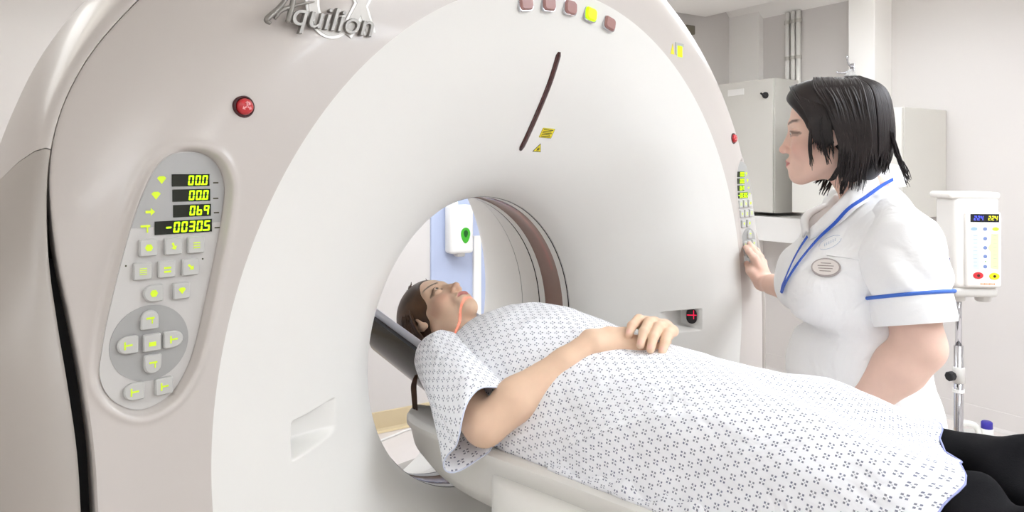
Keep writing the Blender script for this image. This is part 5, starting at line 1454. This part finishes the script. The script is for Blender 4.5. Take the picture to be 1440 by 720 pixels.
# the small print on the pump is too blurred to read: rows of letter-sized strokes
mb = MB(); o_ = L2W(fi, (.024, -.033, -.134))
for k in range(9): mb.prism(rrect(.0042, .006 - .0016 * (k % 3 == 1), .0012) + np.array([-.022 + .0055 * k, 0]), o_, IL, UPV, IF, -.001, .0006)
mb.build('front_print', mat('name_orange', (224, 160, 110), .5), inj, smooth=False)
mb = MB(); o_ = L2W(fi, (-.083, .014, -.075))
for k in range(8): mb.prism(rrect(.0048, .008 if k == 0 else .0058, .001) + np.array([-.024 + .0068 * k, 0]), o_, -UPV, IF, -IL, -.001, .0006)
mb.build('side_print', mat('name_violet', (110, 104, 168), .5), inj, smooth=False)
po = P(1348, 400, DI + .06); px_, py_ = po[0], po[1]
mb = MB(); mb.tube([(px_, py_, .09), (px_, py_, .78)], .016, 14); mb.build('lower_pole', M_chrome, inj)
mb = MB(); mb.tube([(px_, py_, .76), (px_, py_, pc[2] - .14)], .0105, 14); mb.build('upper_pole', M_chrome, inj)
zk = P(1348, 527, DI + .06)[2]
mb = MB(); mb.lathe([(.0165, -.03), (.021, -.028), (.021, .028), (.0165, .03)], (px_, py_, zk), UPV, 18); mb.build('pole_collar', M_inj2, inj)
kd = -RT * .9 - FW * .4; kd /= np.linalg.norm(kd)
mb = MB(); mb.lathe([(.006, .015), (.006, .03), (.016, .032), (.018, .038), (.018, .052), (.014, .056), (.0, .056)], (px_, py_, zk), kd, 8); mb.build('clamp_knob', M_rubber, inj, sharp=30)
mb = MB(); mb.lathe([(.0165, -.006), (.02, -.006), (.02, .006), (.0165, .006)], (px_, py_, P(1348, 549, DI + .06)[2]), UPV, 18); mb.build('pole_ring', M_white, inj, sharp=40)
for k in range(5):
    a = k * 2 * PI / 5 + .3; d_ = np.array([math.cos(a), math.sin(a), 0]); o_ = np.array([px_, py_, 0])
    mb = MB(); mb.tube([o_ + UPV * .10, o_ + d_ * .12 + UPV * .09, o_ + d_ * .27 + UPV * .07], [.022, .018, .013], 10); mb.build('leg', M_inj2, inj)
    mb = MB(); mb.lathe([(.0, -.012), (.026, -.011), (.028, 0), (.026, .011), (0, .012)], o_ + d_ * .27 + UPV * .0285, np.array([-d_[1], d_[0], 0]), 18); mb.build('castor', M_rubber, inj)
# ------------------------------------------------------------------ jerrycan on the floor by the wall
DJ = 3.25; jb = P(1368, 640, DJ); jb[2] = 0
jug = thing('jerrycan', 'white plastic jerrycan with blue screw cap on the floor by the wall', 'jerrycan', jb)
AJ = np.stack([RT, FW, UPV], 1); fj = (jb, AJ); zt = P(1368, 592, DJ)[2]; zs = zt - .055
prof = rrect(.20, .15, .03, 5)
G = []
for z, k in ((.0, .90), (.006, .97), (.02, 1.0), (zs - .05, 1.0), (zs - .02, .97), (zs - .004, .86), (zs, .80)):
    G.append([L2W(fj, (x * k, y * k, z)) for x, y in prof])
G = np.array(G); n2 = G.shape[1]; mb = MB(); mb.grid(G, closed_u=True); mb.F += [list(range(n2))[::-1], list(range(len(G) * n2 - n2, len(G) * n2))]; mb.build('body', M_jug, jug, sharp=60)
mb = MB(); mb.tube(catmull([L2W(fj, p) for p in ((-.082, 0, zs - .03), (-.074, 0, zs + .026), (-.05, 0, zs + .044), (.0, 0, zs + .040), (.022, 0, zs + .016), (.028, 0, zs - .012))], 7), .0125, 12); mb.build('handle', M_jug, jug)
c_ = L2W(fj, (.062, 0, zs - .004))
mb = MB(); mb.lathe([(.026, -.004), (.026, .026), (.022, .028)], c_, UPV, 22); mb.build('neck', M_jug, jug)
mb = MB(); mb.lathe([(.0, .058), (.018, .058), (.0225, .054), (.0235, .026), (.0215, .024)], c_, UPV, 22); mb.build('cap', M_bluecap, jug)

# ------------------------------------------------------------------ the scanner's positioning laser: a thin red fan of light in the scan plane
for (p0, aim) in (((-.345, .346, 1.06), (0, .346, 1.05)), ((0, .346, 1.352), (0, .346, 1.0))):
    ld = bpy.data.lights.new('laser_lamp', 'SPOT'); ld.energy = 9.0; ld.color = (1.0, 0.05, 0.04); ld.spot_size = math.radians(70); ld.spot_blend = 0.1; ld.shadow_soft_size = 0.0005
    ld.use_nodes = True; nt = ld.node_tree; em = nt.nodes['Emission']
    tcn = nt.nodes.new('ShaderNodeTexCoord'); sp = nt.nodes.new('ShaderNodeSeparateXYZ'); nt.links.new(tcn.outputs['Normal'], sp.inputs[0])
    ab = nt.nodes.new('ShaderNodeMath'); ab.operation = 'ABSOLUTE'; nt.links.new(sp.outputs[0], ab.inputs[0])
    lt = nt.nodes.new('ShaderNodeMath'); lt.operation = 'LESS_THAN'; lt.inputs[1].default_value = 0.0042; nt.links.new(ab.outputs[0], lt.inputs[0])
    nt.links.new(lt.outputs[0], em.inputs['Strength'])
    lo = bpy.data.objects.new('laser_lamp', ld); COL.objects.link(lo)
    zl = np.array(p0) - np.array(aim, float); zl /= np.linalg.norm(zl); xl = np.array([0, 1.0, 0]); yl = np.cross(zl, xl)
    M = Matrix(((xl[0], yl[0], zl[0], p0[0]), (xl[1], yl[1], zl[1], p0[1]), (xl[2], yl[2], zl[2], p0[2]), (0, 0, 0, 1))); lo.matrix_world = M
